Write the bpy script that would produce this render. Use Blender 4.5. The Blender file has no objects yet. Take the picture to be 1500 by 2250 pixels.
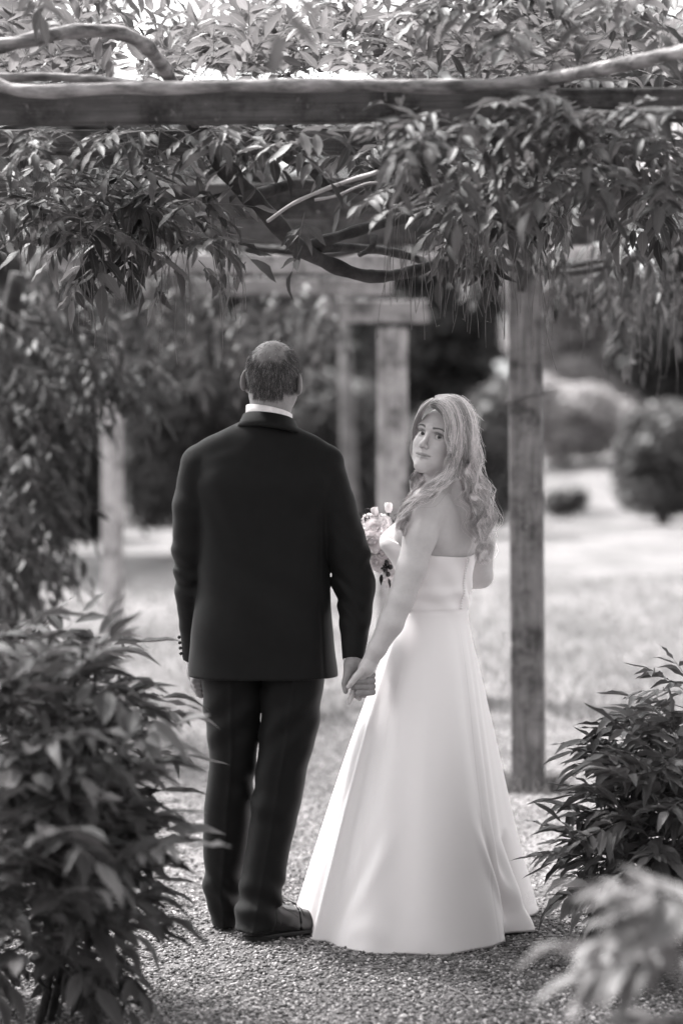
import bpy, math, random
import numpy as np
from mathutils import Vector, Matrix

# ------------------------------------------------------------------ camera, sky, sun, exposure
C = bpy.context.scene
COL = C.collection
rnd = random.Random(11)
rng = np.random.default_rng(11)
R = math.radians

CAM_H, PITCH, FPX = 1.55, R(2.1), 85.0 / 36.0 * 2250
cam_d = bpy.data.cameras.new('camera')
cam_d.sensor_fit = 'VERTICAL'; cam_d.sensor_height = 36; cam_d.sensor_width = 24; cam_d.lens = 85
cam_d.clip_start = 0.1; cam_d.clip_end = 2000
cam_d.dof.use_dof = True; cam_d.dof.focus_distance = 7.13; cam_d.dof.aperture_fstop = 1.7
cam = bpy.data.objects.new('camera', cam_d); COL.objects.link(cam)
cam.location = (0, 0, CAM_H); cam.rotation_euler = (math.pi / 2 - PITCH, 0, 0)
C.camera = cam

SUN_EL, SUN_AZ = R(56), R(-48)         # azimuth clockwise from +Y: high on the left, behind the couple
world = bpy.data.worlds.new('World'); C.world = world; world.use_nodes = True
wn = world.node_tree; wn.nodes.clear()
w_out = wn.nodes.new('ShaderNodeOutputWorld'); w_bg = wn.nodes.new('ShaderNodeBackground')
w_sky = wn.nodes.new('ShaderNodeTexSky'); w_sky.sky_type = 'NISHITA'; w_sky.sun_disc = False
w_sky.sun_elevation = SUN_EL; w_sky.sun_rotation = SUN_AZ; w_sky.dust_density = 4.0; w_sky.air_density = 1.0
w_bw = wn.nodes.new('ShaderNodeRGBToBW')           # black and white photograph: the sky keeps its light, not its hue
wn.links.new(w_sky.outputs[0], w_bw.inputs[0]); wn.links.new(w_bw.outputs[0], w_bg.inputs['Color'])
w_bg.inputs['Strength'].default_value = 0.14
wn.links.new(w_bg.outputs[0], w_out.inputs['Surface'])
sun_d = bpy.data.lights.new('sun', 'SUN'); sun_d.energy = 2.6; sun_d.angle = R(9); sun_d.color = (1.0, 0.985, 0.97)
sun = bpy.data.objects.new('sun', sun_d); COL.objects.link(sun)
sdir = Vector((math.sin(SUN_AZ) * math.cos(SUN_EL), math.cos(SUN_AZ) * math.cos(SUN_EL), math.sin(SUN_EL)))
sun.rotation_euler = sdir.to_track_quat('Z', 'Y').to_euler(); sun.location = sdir * 60
C.view_settings.view_transform = 'Standard'; C.view_settings.look = 'None'
C.view_settings.gamma = 1; C.view_settings.use_curve_mapping = False
C.view_settings.exposure = 2.42
C.render.engine = 'CYCLES'
C.cycles.max_bounces = 8; C.cycles.diffuse_bounces = 4; C.cycles.transmission_bounces = 4; C.cycles.glossy_bounces = 3
C.cycles.use_denoising = True

# ------------------------------------------------------------------ helpers
cP, sP = math.cos(PITCH), math.sin(PITCH)
def W(px, py, Y):
    """the point at distance Y in front of the camera that shows at pixel (px, py) of the 1500x2250 photograph"""
    a = (px - 750) / FPX; b = (1125 - py) / FPX
    ry = cP + b * sP; rz = -sP + b * cP
    return Vector((a * Y / ry, Y, CAM_H + rz * Y / ry))
def project(P):
    P = np.asarray(P, float)
    y = P[..., 1]; z = P[..., 2] - CAM_H
    dep = y * cP - z * sP; up = y * sP + z * cP
    dep = np.maximum(dep, 1e-3)
    return 750 + FPX * P[..., 0] / dep, 1125 - FPX * up / dep, dep
def ground_px(px, py):
    b = (1125 - py) / FPX
    ry = cP + b * sP; rz = -sP + b * cP
    return W(px, py, -CAM_H / rz * ry)

def tag(o, label=None, cat=None, group=None, kind=None):
    if label: o['label'] = label
    if cat: o['category'] = cat
    if group: o['group'] = group
    if kind: o['kind'] = kind
    return o
def empty(name, loc, label=None, cat=None, group=None):
    o = bpy.data.objects.new(name, None); COL.objects.link(o); o.location = loc; o.empty_display_size = .1
    return tag(o, label, cat, group)
def mesh(name, V, F, smooth=True, uv=None, cols=None):
    """V (n,3); F list of tuples, or an int array (m,3|4)"""
    me = bpy.data.meshes.new(name)
    V = np.asarray(V, np.float32).reshape(-1, 3)
    if isinstance(F, np.ndarray):
        k = F.shape[1]; m = F.shape[0]
        me.vertices.add(len(V)); me.vertices.foreach_set('co', V.ravel())
        me.loops.add(m * k); me.loops.foreach_set('vertex_index', F.astype(np.int32).ravel())
        me.polygons.add(m)
        me.polygons.foreach_set('loop_start', np.arange(0, m * k, k, dtype=np.int32))
        me.update(calc_edges=True)
    else:
        me.from_pydata([tuple(v) for v in V], [], F)
    if smooth: me.polygons.foreach_set('use_smooth', np.ones(len(me.polygons), bool))
    li = None
    if uv is not None:
        l = me.uv_layers.new(name='UVMap'); li = np.empty(len(me.loops), np.int32); me.loops.foreach_get('vertex_index', li)
        l.data.foreach_set('uv', np.asarray(uv, np.float32)[li].ravel())
    if cols is not None:
        a = me.attributes.new('tone', 'FLOAT', 'POINT'); a.data.foreach_set('value', np.asarray(cols, np.float32).ravel())
    me.update()
    return me
def obj(name, me, m=None, parent=None, loc=None):
    o = bpy.data.objects.new(name, me); COL.objects.link(o)
    if m is not None and not me.materials: me.materials.append(m)
    if parent is not None:
        o.parent = parent
        if me is not None: o.matrix_parent_inverse = parent.matrix_basis.inverted()
    if loc is not None: o.location = loc
    return o

class MB:
    """collects tubes, boxes and quads into one mesh"""
    def __init__(s): s.V = []; s.F = []; s.UV = []
    def tube(s, pts, rad, seg=8, cap=True, jit=0.0):
        pts = [Vector(p) for p in pts]; n = len(pts)
        if not hasattr(rad, '__len__'): rad = [rad] * n
        b = len(s.V); t0 = None; x = None; along = 0
        for i, p in enumerate(pts):
            t = (pts[min(i + 1, n - 1)] - pts[max(i - 1, 0)])
            t = t.normalized() if t.length > 1e-9 else Vector((0, 0, 1))
            if x is None: x = t.orthogonal().normalized()
            else:
                x = x - t * x.dot(t); x = x.normalized() if x.length > 1e-6 else t.orthogonal().normalized()
            y = t.cross(x)
            if i: along += (p - pts[i - 1]).length
            for k in range(seg):
                a = 2 * math.pi * k / seg; r = rad[i] * (1 + (rnd.uniform(-jit, jit) if jit else 0))
                s.V.append(p + x * (math.cos(a) * r) + y * (math.sin(a) * r)); s.UV.append((k / seg, along))
        for i in range(n - 1):
            for k in range(seg):
                k2 = (k + 1) % seg
                s.F.append((b + i * seg + k, b + i * seg + k2, b + (i + 1) * seg + k2, b + (i + 1) * seg + k))
        if cap:
            s.F.append(tuple(b + k for k in reversed(range(seg)))); s.F.append(tuple(b + (n - 1) * seg + k for k in range(seg)))
        return s
    def box(s, c, half, ax=None, bev=0.0):
        """bevelled box: three axes in ax, chamfered edges"""
        c = Vector(c); ax = ax or (Vector((1, 0, 0)), Vector((0, 1, 0)), Vector((0, 0, 1)))
        bm = []
        import itertools
        b = len(s.V); idx = {}
        e = bev
        for sx, sy, sz in itertools.product((-1, 1), repeat=3):
            for k in range(3):
                h = [half[0] - e, half[1] - e, half[2] - e]; h[k] += e
                p = c + ax[0] * (sx * h[0]) + ax[1] * (sy * h[1]) + ax[2] * (sz * h[2])
                idx[(sx, sy, sz, k)] = len(s.V); s.V.append(p); s.UV.append((0, 0))
        for k in range(3):
            o1, o2 = [(1, 2), (2, 0), (0, 1)][k]
            for sg in (-1, 1):
                q = []
                for u, v in ((-1, -1), (1, -1), (1, 1), (-1, 1)):
                    t = [0, 0, 0]; t[k] = sg; t[o1] = u; t[o2] = v; q.append(idx[(*t, k)])
                s.F.append(tuple(q if sg > 0 else reversed(q)))
        for k in range(3):                      # edge chamfers (edges along axis k)
            o1, o2 = [(1, 2), (2, 0), (0, 1)][k]
            for u in (-1, 1):
                for v in (-1, 1):
                    q = []
                    for sg, f in ((-1, o1), (-1, o2), (1, o2), (1, o1)):
                        t = [0, 0, 0]; t[k] = sg; t[o1] = u; t[o2] = v; q.append(idx[(*t, f)])
                    s.F.append(tuple(q if u * v < 0 else reversed(q)))
        for sx, sy, sz in itertools.product((-1, 1), repeat=3):
            q = [idx[(sx, sy, sz, 0)], idx[(sx, sy, sz, 1)], idx[(sx, sy, sz, 2)]]
            s.F.append(tuple(q if sx * sy * sz > 0 else reversed(q)))
        return s
    def build(s, name, m, parent=None, smooth=True):
        me = mesh(name, [tuple(v) for v in s.V], s.F, smooth, uv=s.UV)
        return obj(name, me, m, parent)

def catmull(pts, n=8):
    P = [np.asarray(p, float) for p in pts]
    P = [2 * P[0] - P[1]] + P + [2 * P[-1] - P[-2]]
    out = []
    for i in range(1, len(P) - 2):
        for k in range(n):
            t = k / n
            out.append(.5 * (2 * P[i] + (P[i + 1] - P[i - 1]) * t + (2 * P[i - 1] - 5 * P[i] + 4 * P[i + 1] - P[i + 2]) * t * t
                             + (3 * P[i] - P[i - 1] - 3 * P[i + 1] + P[i + 2]) * t ** 3))
    out.append(P[-2]); return np.array(out)

def wob(x, y, z, seed, freq, n=5):
    """smooth pseudo noise about -1..1: a sum of sines in random directions"""
    r = np.random.default_rng(seed); v = 0
    for i in range(n):
        d = r.normal(size=3); d /= np.linalg.norm(d); f = freq * r.uniform(.7, 1.5)
        v = v + np.sin((x * d[0] + y * d[1] + z * d[2]) * f + r.uniform(0, 6.28))
    return v / n * 1.4

# ---- signed distance sculpting: the bodies and clothes are one skin each
class SDF:
    def __init__(s, lo, hi, h):
        s.lo = np.array(lo, float); s.h = h
        n = np.ceil((np.array(hi) - s.lo) / h).astype(int) + 1
        s.ax = [s.lo[i] + h * np.arange(n[i]) for i in range(3)]
        s.d = np.full(n, 1.0, np.float32)
    def _sl(s, lo, hi, m):
        sl = []
        for i in range(3):
            a = int(max(0, math.floor((lo[i] - m - s.lo[i]) / s.h))); b = int(min(s.d.shape[i], math.ceil((hi[i] + m - s.lo[i]) / s.h) + 1))
            if b <= a: return None
            sl.append(slice(a, b))
        return tuple(sl)
    def grid(s, sl):
        return s.ax[0][sl[0]][:, None, None], s.ax[1][sl[1]][None, :, None], s.ax[2][sl[2]][None, None, :]
    def op(s, fn, lo, hi, k, mode):
        sl = s._sl(lo, hi, max(k * 1.6, 4 * s.h))
        if sl is None: return s
        b = fn(*s.grid(sl)).astype(np.float32); a = s.d[sl]
        if mode == 'u':
            if k > 0:
                t = np.clip(.5 + .5 * (a - b) / k, 0, 1); s.d[sl] = a * (1 - t) + b * t - k * t * (1 - t)
            else: s.d[sl] = np.minimum(a, b)
        elif mode == 's':
            b = -b
            if k > 0:
                t = np.clip(.5 - .5 * (a - b) / k, 0, 1); s.d[sl] = a * (1 - t) + b * t + k * t * (1 - t)
            else: s.d[sl] = np.maximum(a, b)
        return s
    def cone(s, a, b, ra, rb, k=.01, mode='u'):
        a = np.array(a, float); b = np.array(b, float); ab = b - a; L2 = ab @ ab + 1e-12; r = max(ra, rb)
        def fn(x, y, z):
            t = np.clip(((x - a[0]) * ab[0] + (y - a[1]) * ab[1] + (z - a[2]) * ab[2]) / L2, 0, 1)
            return np.sqrt((x - a[0] - t * ab[0]) ** 2 + (y - a[1] - t * ab[1]) ** 2 + (z - a[2] - t * ab[2]) ** 2) - (ra + (rb - ra) * t)
        return s.op(fn, np.minimum(a, b) - r, np.maximum(a, b) + r, k, mode)
    def chain(s, pts, rad, k=.01, mode='u'):
        for i in range(len(pts) - 1): s.cone(pts[i], pts[i + 1], rad[i], rad[i + 1], k, mode)
        return s
    def ell(s, c, r, k=.01, mode='u', rot=None):
        c = np.array(c, float); r = np.array(r, float); Rm = np.eye(3) if rot is None else np.array(rot.to_3x3())
        def fn(x, y, z):
            X, Y, Z = x - c[0], y - c[1], z - c[2]
            u = (X * Rm[0, 0] + Y * Rm[1, 0] + Z * Rm[2, 0]); v = (X * Rm[0, 1] + Y * Rm[1, 1] + Z * Rm[2, 1]); w = (X * Rm[0, 2] + Y * Rm[1, 2] + Z * Rm[2, 2])
            k0 = np.sqrt((u / r[0]) ** 2 + (v / r[1]) ** 2 + (w / r[2]) ** 2); k1 = np.sqrt((u / r[0] ** 2) ** 2 + (v / r[1] ** 2) ** 2 + (w / r[2] ** 2) ** 2)
            return k0 * (k0 - 1) / np.maximum(k1, 1e-6)
        m = r.max() if rot is not None else r
        return s.op(fn, c - m, c + m, k, mode)
    def loft(s, z, cx, cy, a, b, k=.01, mode='u', p=2.3):
        """stack of superellipses along z (ascending)"""
        if len(z) > 3:                      # smooth between the measured sections
            q = catmull(np.stack([z, cx, cy, a, b], 1), 6); z, cx, cy, a, b = q.T
        z = np.array(z, float)
        def fn(X, Y, Z):
            zz = Z.ravel(); zc = np.clip(zz, z[0], z[-1]); f = lambda t: np.interp(zc, z, t)[None, None, :]
            A, B = f(a), f(b)
            q = (np.abs((X - f(cx)) / A) ** p + np.abs((Y - f(cy)) / B) ** p) ** (1 / p)
            d = (q - 1) * np.minimum(A, B)
            dz = np.maximum(z[0] - zz, zz - z[-1])[None, None, :]
            return np.where(dz > 0, np.sqrt(np.maximum(d, 0) ** 2 + dz ** 2), np.maximum(d, dz * np.ones_like(d)))
        mx = max(a); my = max(b)
        return s.op(fn, (min(cx) - mx, min(cy) - my, z[0]), (max(cx) + mx, max(cy) + my, z[-1]), k, mode)
    def disp(s, fn):
        """push the skin in and out where it lies; fn(x,y,z) in metres"""
        x, y, z = s.ax[0][:, None, None], s.ax[1][None, :, None], s.ax[2][None, None, :]
        s.d = s.d + fn(x, y, z).astype(np.float32); return s
    def net(s):
        d = s.d; h = s.h; sg = d < 0
        n = np.array(d.shape) - 1
        cor = [(i, j, k) for i in (0, 1) for j in (0, 1) for k in (0, 1)]
        cnt = np.zeros(n, np.int8)
        for i, j, k in cor: cnt += sg[i:i + n[0], j:j + n[1], k:k + n[2]]
        idx = np.argwhere((cnt > 0) & (cnt < 8)); vid = np.full(n, -1, np.int32); vid[tuple(idx.T)] = np.arange(len(idx))
        acc = np.zeros((len(idx), 3)); c = np.zeros(len(idx))
        for A in cor:
            for ax in range(3):
                if A[ax]: continue
                B = list(A); B[ax] = 1
                da = d[tuple((idx + A).T)]; db = d[tuple((idx + B).T)]; m = (da < 0) != (db < 0)
                t = np.where(m, da / np.where(m, da - db, 1), 0)
                p = np.array(A, float)[None, :].repeat(len(idx), 0); p[:, ax] = t
                acc += p * m[:, None]; c += m
        V = s.lo + h * (idx + acc / c[:, None])
        Fs = []
        for ax in range(3):
            u, v = [(1, 2), (2, 0), (0, 1)][ax]
            s0 = [slice(1, -1)] * 3; s1 = [slice(1, -1)] * 3; s0[ax] = slice(0, -1); s1[ax] = slice(1, None)
            a, b = sg[tuple(s0)], sg[tuple(s1)]
            e = np.argwhere(a != b); 
            if not len(e): continue
            flip = a[tuple(e.T)]
            off = np.array([1, 1, 1]); off[ax] = 0
            e = e + off
            U = np.zeros(3, int); U[u] = 1; Vv = np.zeros(3, int); Vv[v] = 1
            q = np.stack([vid[tuple((e - U - Vv).T)], vid[tuple((e - Vv).T)], vid[tuple(e.T)], vid[tuple((e - U).T)]], 1)
            q[~flip] = q[~flip][:, ::-1]
            Fs.append(q)
        return V, np.concatenate(Fs)
def join(parts):
    V = []; F = []; n = 0
    for v, f in parts: V.append(v); F.append(f + n); n += len(v)
    return np.concatenate(V), np.concatenate(F)

# ------------------------------------------------------------------ materials
def g(v, a=1.0): return (min(1, v * 1.03), v * .985, v * .995, a)
def nodes(name):
    m = bpy.data.materials.new(name); m.use_nodes = True; nt = m.node_tree; b = nt.nodes['Principled BSDF']
    return m, nt, b
def N(nt, t, **kw):
    n = nt.nodes.new(t)
    for k, v in kw.items():
        if k in n.inputs: n.inputs[k].default_value = v
        else: setattr(n, k, v)
    return n
def ramp(nt, fac, stops, plain=False):
    r = N(nt, 'ShaderNodeValToRGB'); e = r.color_ramp.elements
    while len(e) < len(stops): e.new(.5)
    for i, (p, v) in enumerate(stops): e[i].position = p; e[i].color = (v, v, v, 1) if plain else g(v)
    nt.links.new(fac, r.inputs[0]); return r.outputs[0]
def noisemat(name, lo, hi, scale=8, rough=.7, spec=.3, stretch=(1, 1, 1), detail=6, bump=0.0, bscale=None, bdist=.01, sheen=0.0, coord='Object', rng_=(.3, .7), aniso=0):
    m, nt, b = nodes(name); L = nt.links.new
    tc = N(nt, 'ShaderNodeTexCoord'); mp = N(nt, 'ShaderNodeMapping'); mp.inputs['Scale'].default_value = stretch
    L(tc.outputs[coord], mp.inputs[0])
    n1 = N(nt, 'ShaderNodeTexNoise', Scale=scale, Detail=detail, Roughness=.6); L(mp.outputs[0], n1.inputs['Vector'])
    L(ramp(nt, n1.outputs[0], [(rng_[0], lo), (rng_[1], hi)]), b.inputs['Base Color'])
    b.inputs['Roughness'].default_value = rough; b.inputs['Specular IOR Level'].default_value = spec
    if sheen: b.inputs['Sheen Weight'].default_value = sheen
    if bump:
        n2 = N(nt, 'ShaderNodeTexNoise', Scale=bscale or scale * 3, Detail=5); L(mp.outputs[0], n2.inputs['Vector'])
        bp = N(nt, 'ShaderNodeBump', Strength=bump, Distance=bdist); L(n2.outputs[0], bp.inputs['Height']); L(bp.outputs[0], b.inputs['Normal'])
    return m
# ------------------------------------------------------------------ materials of the setting
def woodmat(name, lo, hi, along):
    """weathered timber: grain along one axis, blotches of lichen and damp, fine checks"""
    m, nt, b = nodes(name); L = nt.links.new; tc = N(nt, 'ShaderNodeTexCoord'); oi = N(nt, 'ShaderNodeObjectInfo')
    off = N(nt, 'ShaderNodeVectorMath', operation='ADD'); L(tc.outputs['Object'], off.inputs[0]); L(oi.outputs['Location'], off.inputs[1])
    mp = N(nt, 'ShaderNodeMapping'); mp.inputs['Scale'].default_value = [1.6 if i == along else 22 for i in range(3)]; L(off.outputs[0], mp.inputs[0])
    n1 = N(nt, 'ShaderNodeTexNoise', Scale=2.2, Detail=9, Roughness=.7, Distortion=.6); L(mp.outputs[0], n1.inputs['Vector'])
    n2 = N(nt, 'ShaderNodeTexNoise', Scale=7, Detail=7, Roughness=.7); L(off.outputs[0], n2.inputs['Vector'])
    n3 = N(nt, 'ShaderNodeTexNoise', Scale=38, Detail=4); L(off.outputs[0], n3.inputs['Vector'])
    mp2 = N(nt, 'ShaderNodeMapping'); mp2.inputs['Scale'].default_value = [1.0 if i == along else 60 for i in range(3)]; L(off.outputs[0], mp2.inputs[0])
    n4 = N(nt, 'ShaderNodeTexNoise', Scale=2.0, Detail=3); L(mp2.outputs[0], n4.inputs['Vector'])
    c = ramp(nt, n1.outputs[0], [(.25, lo), (.5, (lo + hi) / 2), (.75, hi)])
    def mul(a, bb, f=1.0):
        mx = N(nt, 'ShaderNodeMix', data_type='RGBA', blend_type='MULTIPLY'); mx.inputs[0].default_value = f; L(a, mx.inputs[6]); L(bb, mx.inputs[7]); return mx.outputs[2]
    c = mul(c, ramp(nt, n2.outputs[0], [(.36, .28), (.5, .74), (.66, .96)], True)); c = mul(c, ramp(nt, n4.outputs[0], [(.30, .25), (.38, 1.0)], True), .8)
    mx = N(nt, 'ShaderNodeMix', data_type='RGBA'); L(c, mx.inputs[6]); mx.inputs[7].default_value = g(hi * 1.6)
    L(ramp(nt, n3.outputs[0], [(.66, 0), (.74, .6)], True), mx.inputs[0]); L(mx.outputs[2], b.inputs['Base Color'])
    ad = N(nt, 'ShaderNodeMath', operation='ADD'); L(n1.outputs[0], ad.inputs[0]); L(n4.outputs[0], ad.inputs[1])
    bp = N(nt, 'ShaderNodeBump', Strength=.7, Distance=.006); L(ad.outputs[0], bp.inputs['Height']); L(bp.outputs[0], b.inputs['Normal'])
    b.inputs['Roughness'].default_value = .85; b.inputs['Specular IOR Level'].default_value = .15
    return m
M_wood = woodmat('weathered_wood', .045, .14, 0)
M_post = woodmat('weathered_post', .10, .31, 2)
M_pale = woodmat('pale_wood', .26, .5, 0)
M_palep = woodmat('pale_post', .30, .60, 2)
M_bark = noisemat('vine_bark', .06, .34, scale=22, rough=.9, spec=.15, stretch=(.35, 1, 1), bump=1.0, bscale=60, bdist=.012, rng_=(.35, .65))
M_barkd = noisemat('dark_bark', .02, .07, scale=14, rough=.9, spec=.15, bump=.9, bscale=40, bdist=.006)
M_deadstem = noisemat('dead_stem', .26, .42, scale=14, rough=.8, spec=.2, bump=.4, bscale=40, bdist=.003)
M_dead = noisemat('dead_wood', .14, .24, scale=14, rough=.8, spec=.2, bump=.4, bscale=40, bdist=.003)
M_twig = noisemat('twig', .07, .16, scale=20, rough=.8, spec=.2)
M_stalk = noisemat('dry_stalk', .10, .22, scale=20, rough=.8, spec=.2)
M_trunk = noisemat('tree_bark', .16, .32, scale=5, rough=.9, spec=.1, stretch=(1, 1, .3), bump=.8, bscale=12, bdist=.02)

def leafmat(name, lo, hi, trans=.35, vein=True, rough=.52, spec=.3):
    m, nt, b = nodes(name); L = nt.links.new
    geo = N(nt, 'ShaderNodeNewGeometry'); oi = N(nt, 'ShaderNodeObjectInfo')
    ad = N(nt, 'ShaderNodeMath', operation='ADD'); fr = N(nt, 'ShaderNodeMath', operation='FRACT')
    L(geo.outputs['Random Per Island'], ad.inputs[0]); L(oi.outputs['Random'], ad.inputs[1]); L(ad.outputs[0], fr.inputs[0])
    col = ramp(nt, fr.outputs[0], [(0, lo), (.6, (lo + hi) / 2), (1, hi)])
    if vein:
        uv = N(nt, 'ShaderNodeUVMap', uv_map='UVMap'); sx = N(nt, 'ShaderNodeSeparateXYZ'); L(uv.outputs[0], sx.inputs[0])
        # u: -1..1 across the blade, v: 0..1 along it; side veins sweep forward
        ab = N(nt, 'ShaderNodeMath', operation='ABSOLUTE'); L(sx.outputs[0], ab.inputs[0])
        a1 = N(nt, 'ShaderNodeMath', operation='MULTIPLY'); a1.inputs[1].default_value = -.17; L(ab.outputs[0], a1.inputs[0])
        a2 = N(nt, 'ShaderNodeMath', operation='ADD'); L(a1.outputs[0], a2.inputs[0]); L(sx.outputs[1], a2.inputs[1])
        a3 = N(nt, 'ShaderNodeMath', operation='MULTIPLY'); a3.inputs[1].default_value = 62; L(a2.outputs[0], a3.inputs[0])
        a4 = N(nt, 'ShaderNodeMath', operation='SINE'); L(a3.outputs[0], a4.inputs[0])
        mid = N(nt, 'ShaderNodeMapRange'); mid.inputs[1].default_value = .02; mid.inputs[2].default_value = .10; mid.inputs[3].default_value = 1; mid.inputs[4].default_value = 0
        L(ab.outputs[0], mid.inputs[0])
        hs = N(nt, 'ShaderNodeMath', operation='MULTIPLY_ADD'); hs.inputs[1].default_value = .25; L(a4.outputs[0], hs.inputs[0]); L(mid.outputs[0], hs.inputs[2])
        bp = N(nt, 'ShaderNodeBump', Strength=.45, Distance=.0012, invert=True); L(hs.outputs[0], bp.inputs['Height']); L(bp.outputs[0], b.inputs['Normal'])
        mx = N(nt, 'ShaderNodeMix', data_type='RGBA'); L(col, mx.inputs[6]); mx.inputs[7].default_value = g(hi * 1.5)
        mf = N(nt, 'ShaderNodeMath', operation='MULTIPLY'); mf.inputs[1].default_value = .35; L(mid.outputs[0], mf.inputs[0]); L(mf.outputs[0], mx.inputs[0])
        col = mx.outputs[2]
    L(col, b.inputs['Base Color']); b.inputs['Roughness'].default_value = rough; b.inputs['Specular IOR Level'].default_value = spec
    tr = N(nt, 'ShaderNodeBsdfTranslucent'); L(col, tr.inputs['Color'])
    ms = N(nt, 'ShaderNodeMixShader'); ms.inputs[0].default_value = trans
    L(b.outputs[0], ms.inputs[1]); L(tr.outputs[0], ms.inputs[2]); L(ms.outputs[0], nt.nodes['Material Output'].inputs['Surface'])
    return m
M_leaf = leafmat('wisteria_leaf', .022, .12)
M_leafd = leafmat('dark_leaf', .022, .06)  # darker leaf range for the left column and the bouquet sprigs
M_leafy = leafmat('pale_leaf', .085, .16)  # paler leaf range for the bush nearest the camera
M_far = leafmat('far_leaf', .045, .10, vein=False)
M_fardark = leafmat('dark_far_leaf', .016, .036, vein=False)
M_farsun = leafmat('sun_painted_far_leaf', .26, .5, vein=False, trans=.5)  # sunlight on the distant foliage is put into this pale colour

# ------------------------------------------------------------------ ground
def hill(x, y):
    s = np.clip((y - 40) / 34, 0, 1); s = s * s * (3 - 2 * s)
    rise = s * (.7 + 2.0 / (1 + np.exp(-(x - 3.2) / 1.6)))
    return rise + .03 * np.sin(x * .55 + y * .2) * np.clip((y - 14) / 10, 0, 1)
def sheet(name, xs, ys, zf, m, kind='structure', keep=None):
    X, Y = np.meshgrid(xs, ys); Z = zf(X, Y); n = len(xs); V = np.stack([X, Y, Z], -1).reshape(-1, 3)
    i, j = np.meshgrid(np.arange(n - 1), np.arange(len(ys) - 1)); a = (j * n + i).ravel()
    F = np.stack([a, a + 1, a + n + 1, a + n], 1)
    if keep is not None:
        c = V[F].mean(1); F = F[keep(c[:, 0], c[:, 1])]
    o = obj(name, mesh(name, V, F), m); o['kind'] = kind; return o

m, nt, b = nodes('lawn'); L = nt.links.new
tc = N(nt, 'ShaderNodeTexCoord')
mp = N(nt, 'ShaderNodeMapping'); mp.inputs['Scale'].default_value = (1, .45, 1); L(tc.outputs['Object'], mp.inputs[0])
n1 = N(nt, 'ShaderNodeTexNoise', Scale=.9, Detail=10, Roughness=.78); L(mp.outputs[0], n1.inputs['Vector'])
n2 = N(nt, 'ShaderNodeTexNoise', Scale=60, Detail=3); L(tc.outputs['Object'], n2.inputs['Vector'])
c1 = ramp(nt, n1.outputs[0], [(.32, .06), (.5, .145), (.66, .23)])
c2 = ramp(nt, n2.outputs[0], [(.3, .6), (.7, 1.0)], True)
mx = N(nt, 'ShaderNodeMix', data_type='RGBA', blend_type='MULTIPLY'); mx.inputs[0].default_value = 1; L(c1, mx.inputs[6]); L(c2, mx.inputs[7])
L(mx.outputs[2], b.inputs['Base Color']); b.inputs['Roughness'].default_value = .8; b.inputs['Specular IOR Level'].default_value = .2
bp = N(nt, 'ShaderNodeBump', Strength=.8, Distance=.03); L(n2.outputs[0], bp.inputs['Height']); L(bp.outputs[0], b.inputs['Normal'])
M_lawn = m
nx = np.concatenate([np.linspace(-400, -30, 14), np.linspace(-28, 28, 70), np.linspace(30, 400, 14)])
ny = np.concatenate([np.linspace(-60, 2, 8), np.linspace(4, 90, 110), np.linspace(100, 700, 16)])
sheet('lawn', nx, ny, lambda x, y: hill(x, y) - .004, M_lawn)

# gravel path: a thin sheet with a ragged far edge, and the stones themselves where the lens can tell them apart
M_gbase = noisemat('gravel_bed', .05, .27, scale=70, rough=.9, spec=.2, detail=4, bump=1.0, bscale=95, bdist=.012, rng_=(.32, .66))
nt = M_gbase.node_tree; b = nt.nodes['Principled BSDF']; src = b.inputs['Base Color'].links[0].from_socket
tc = N(nt, 'ShaderNodeTexCoord'); nn_ = N(nt, 'ShaderNodeTexNoise', Scale=2.2, Detail=9, Roughness=.75); nt.links.new(tc.outputs['Object'], nn_.inputs['Vector'])
mx = N(nt, 'ShaderNodeMix', data_type='RGBA', blend_type='MULTIPLY'); mx.inputs[0].default_value = 1; nt.links.new(src, mx.inputs[6])
nt.links.new(ramp(nt, nn_.outputs[0], [(.35, .45), (.6, 1.0)], True), mx.inputs[7]); nt.links.new(mx.outputs[2], b.inputs['Base Color'])
def path_keep(x, y):
    lim = 11.9 + 1.0 * np.sin(x * 1.3 + .5) + .5 * np.sin(x * 3.1 + y) + .5 * np.sin(x * 9.7 + 1) * np.sin(x * 4.3)
    return (y < lim) & (np.abs(x) < 2.6 + .25 * np.maximum(y - 10, 0) * np.sin(y * 1.7 + x) + .15 * np.sin(y * 2.3))
sheet('gravel_path', np.linspace(-3, 3, 90), np.linspace(.5, 18, 240), lambda x, y: .004 * np.sin(x * 5 + y * 3) + .006 * np.sin(y * 2.2) + .006, M_gbase, keep=path_keep)

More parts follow.
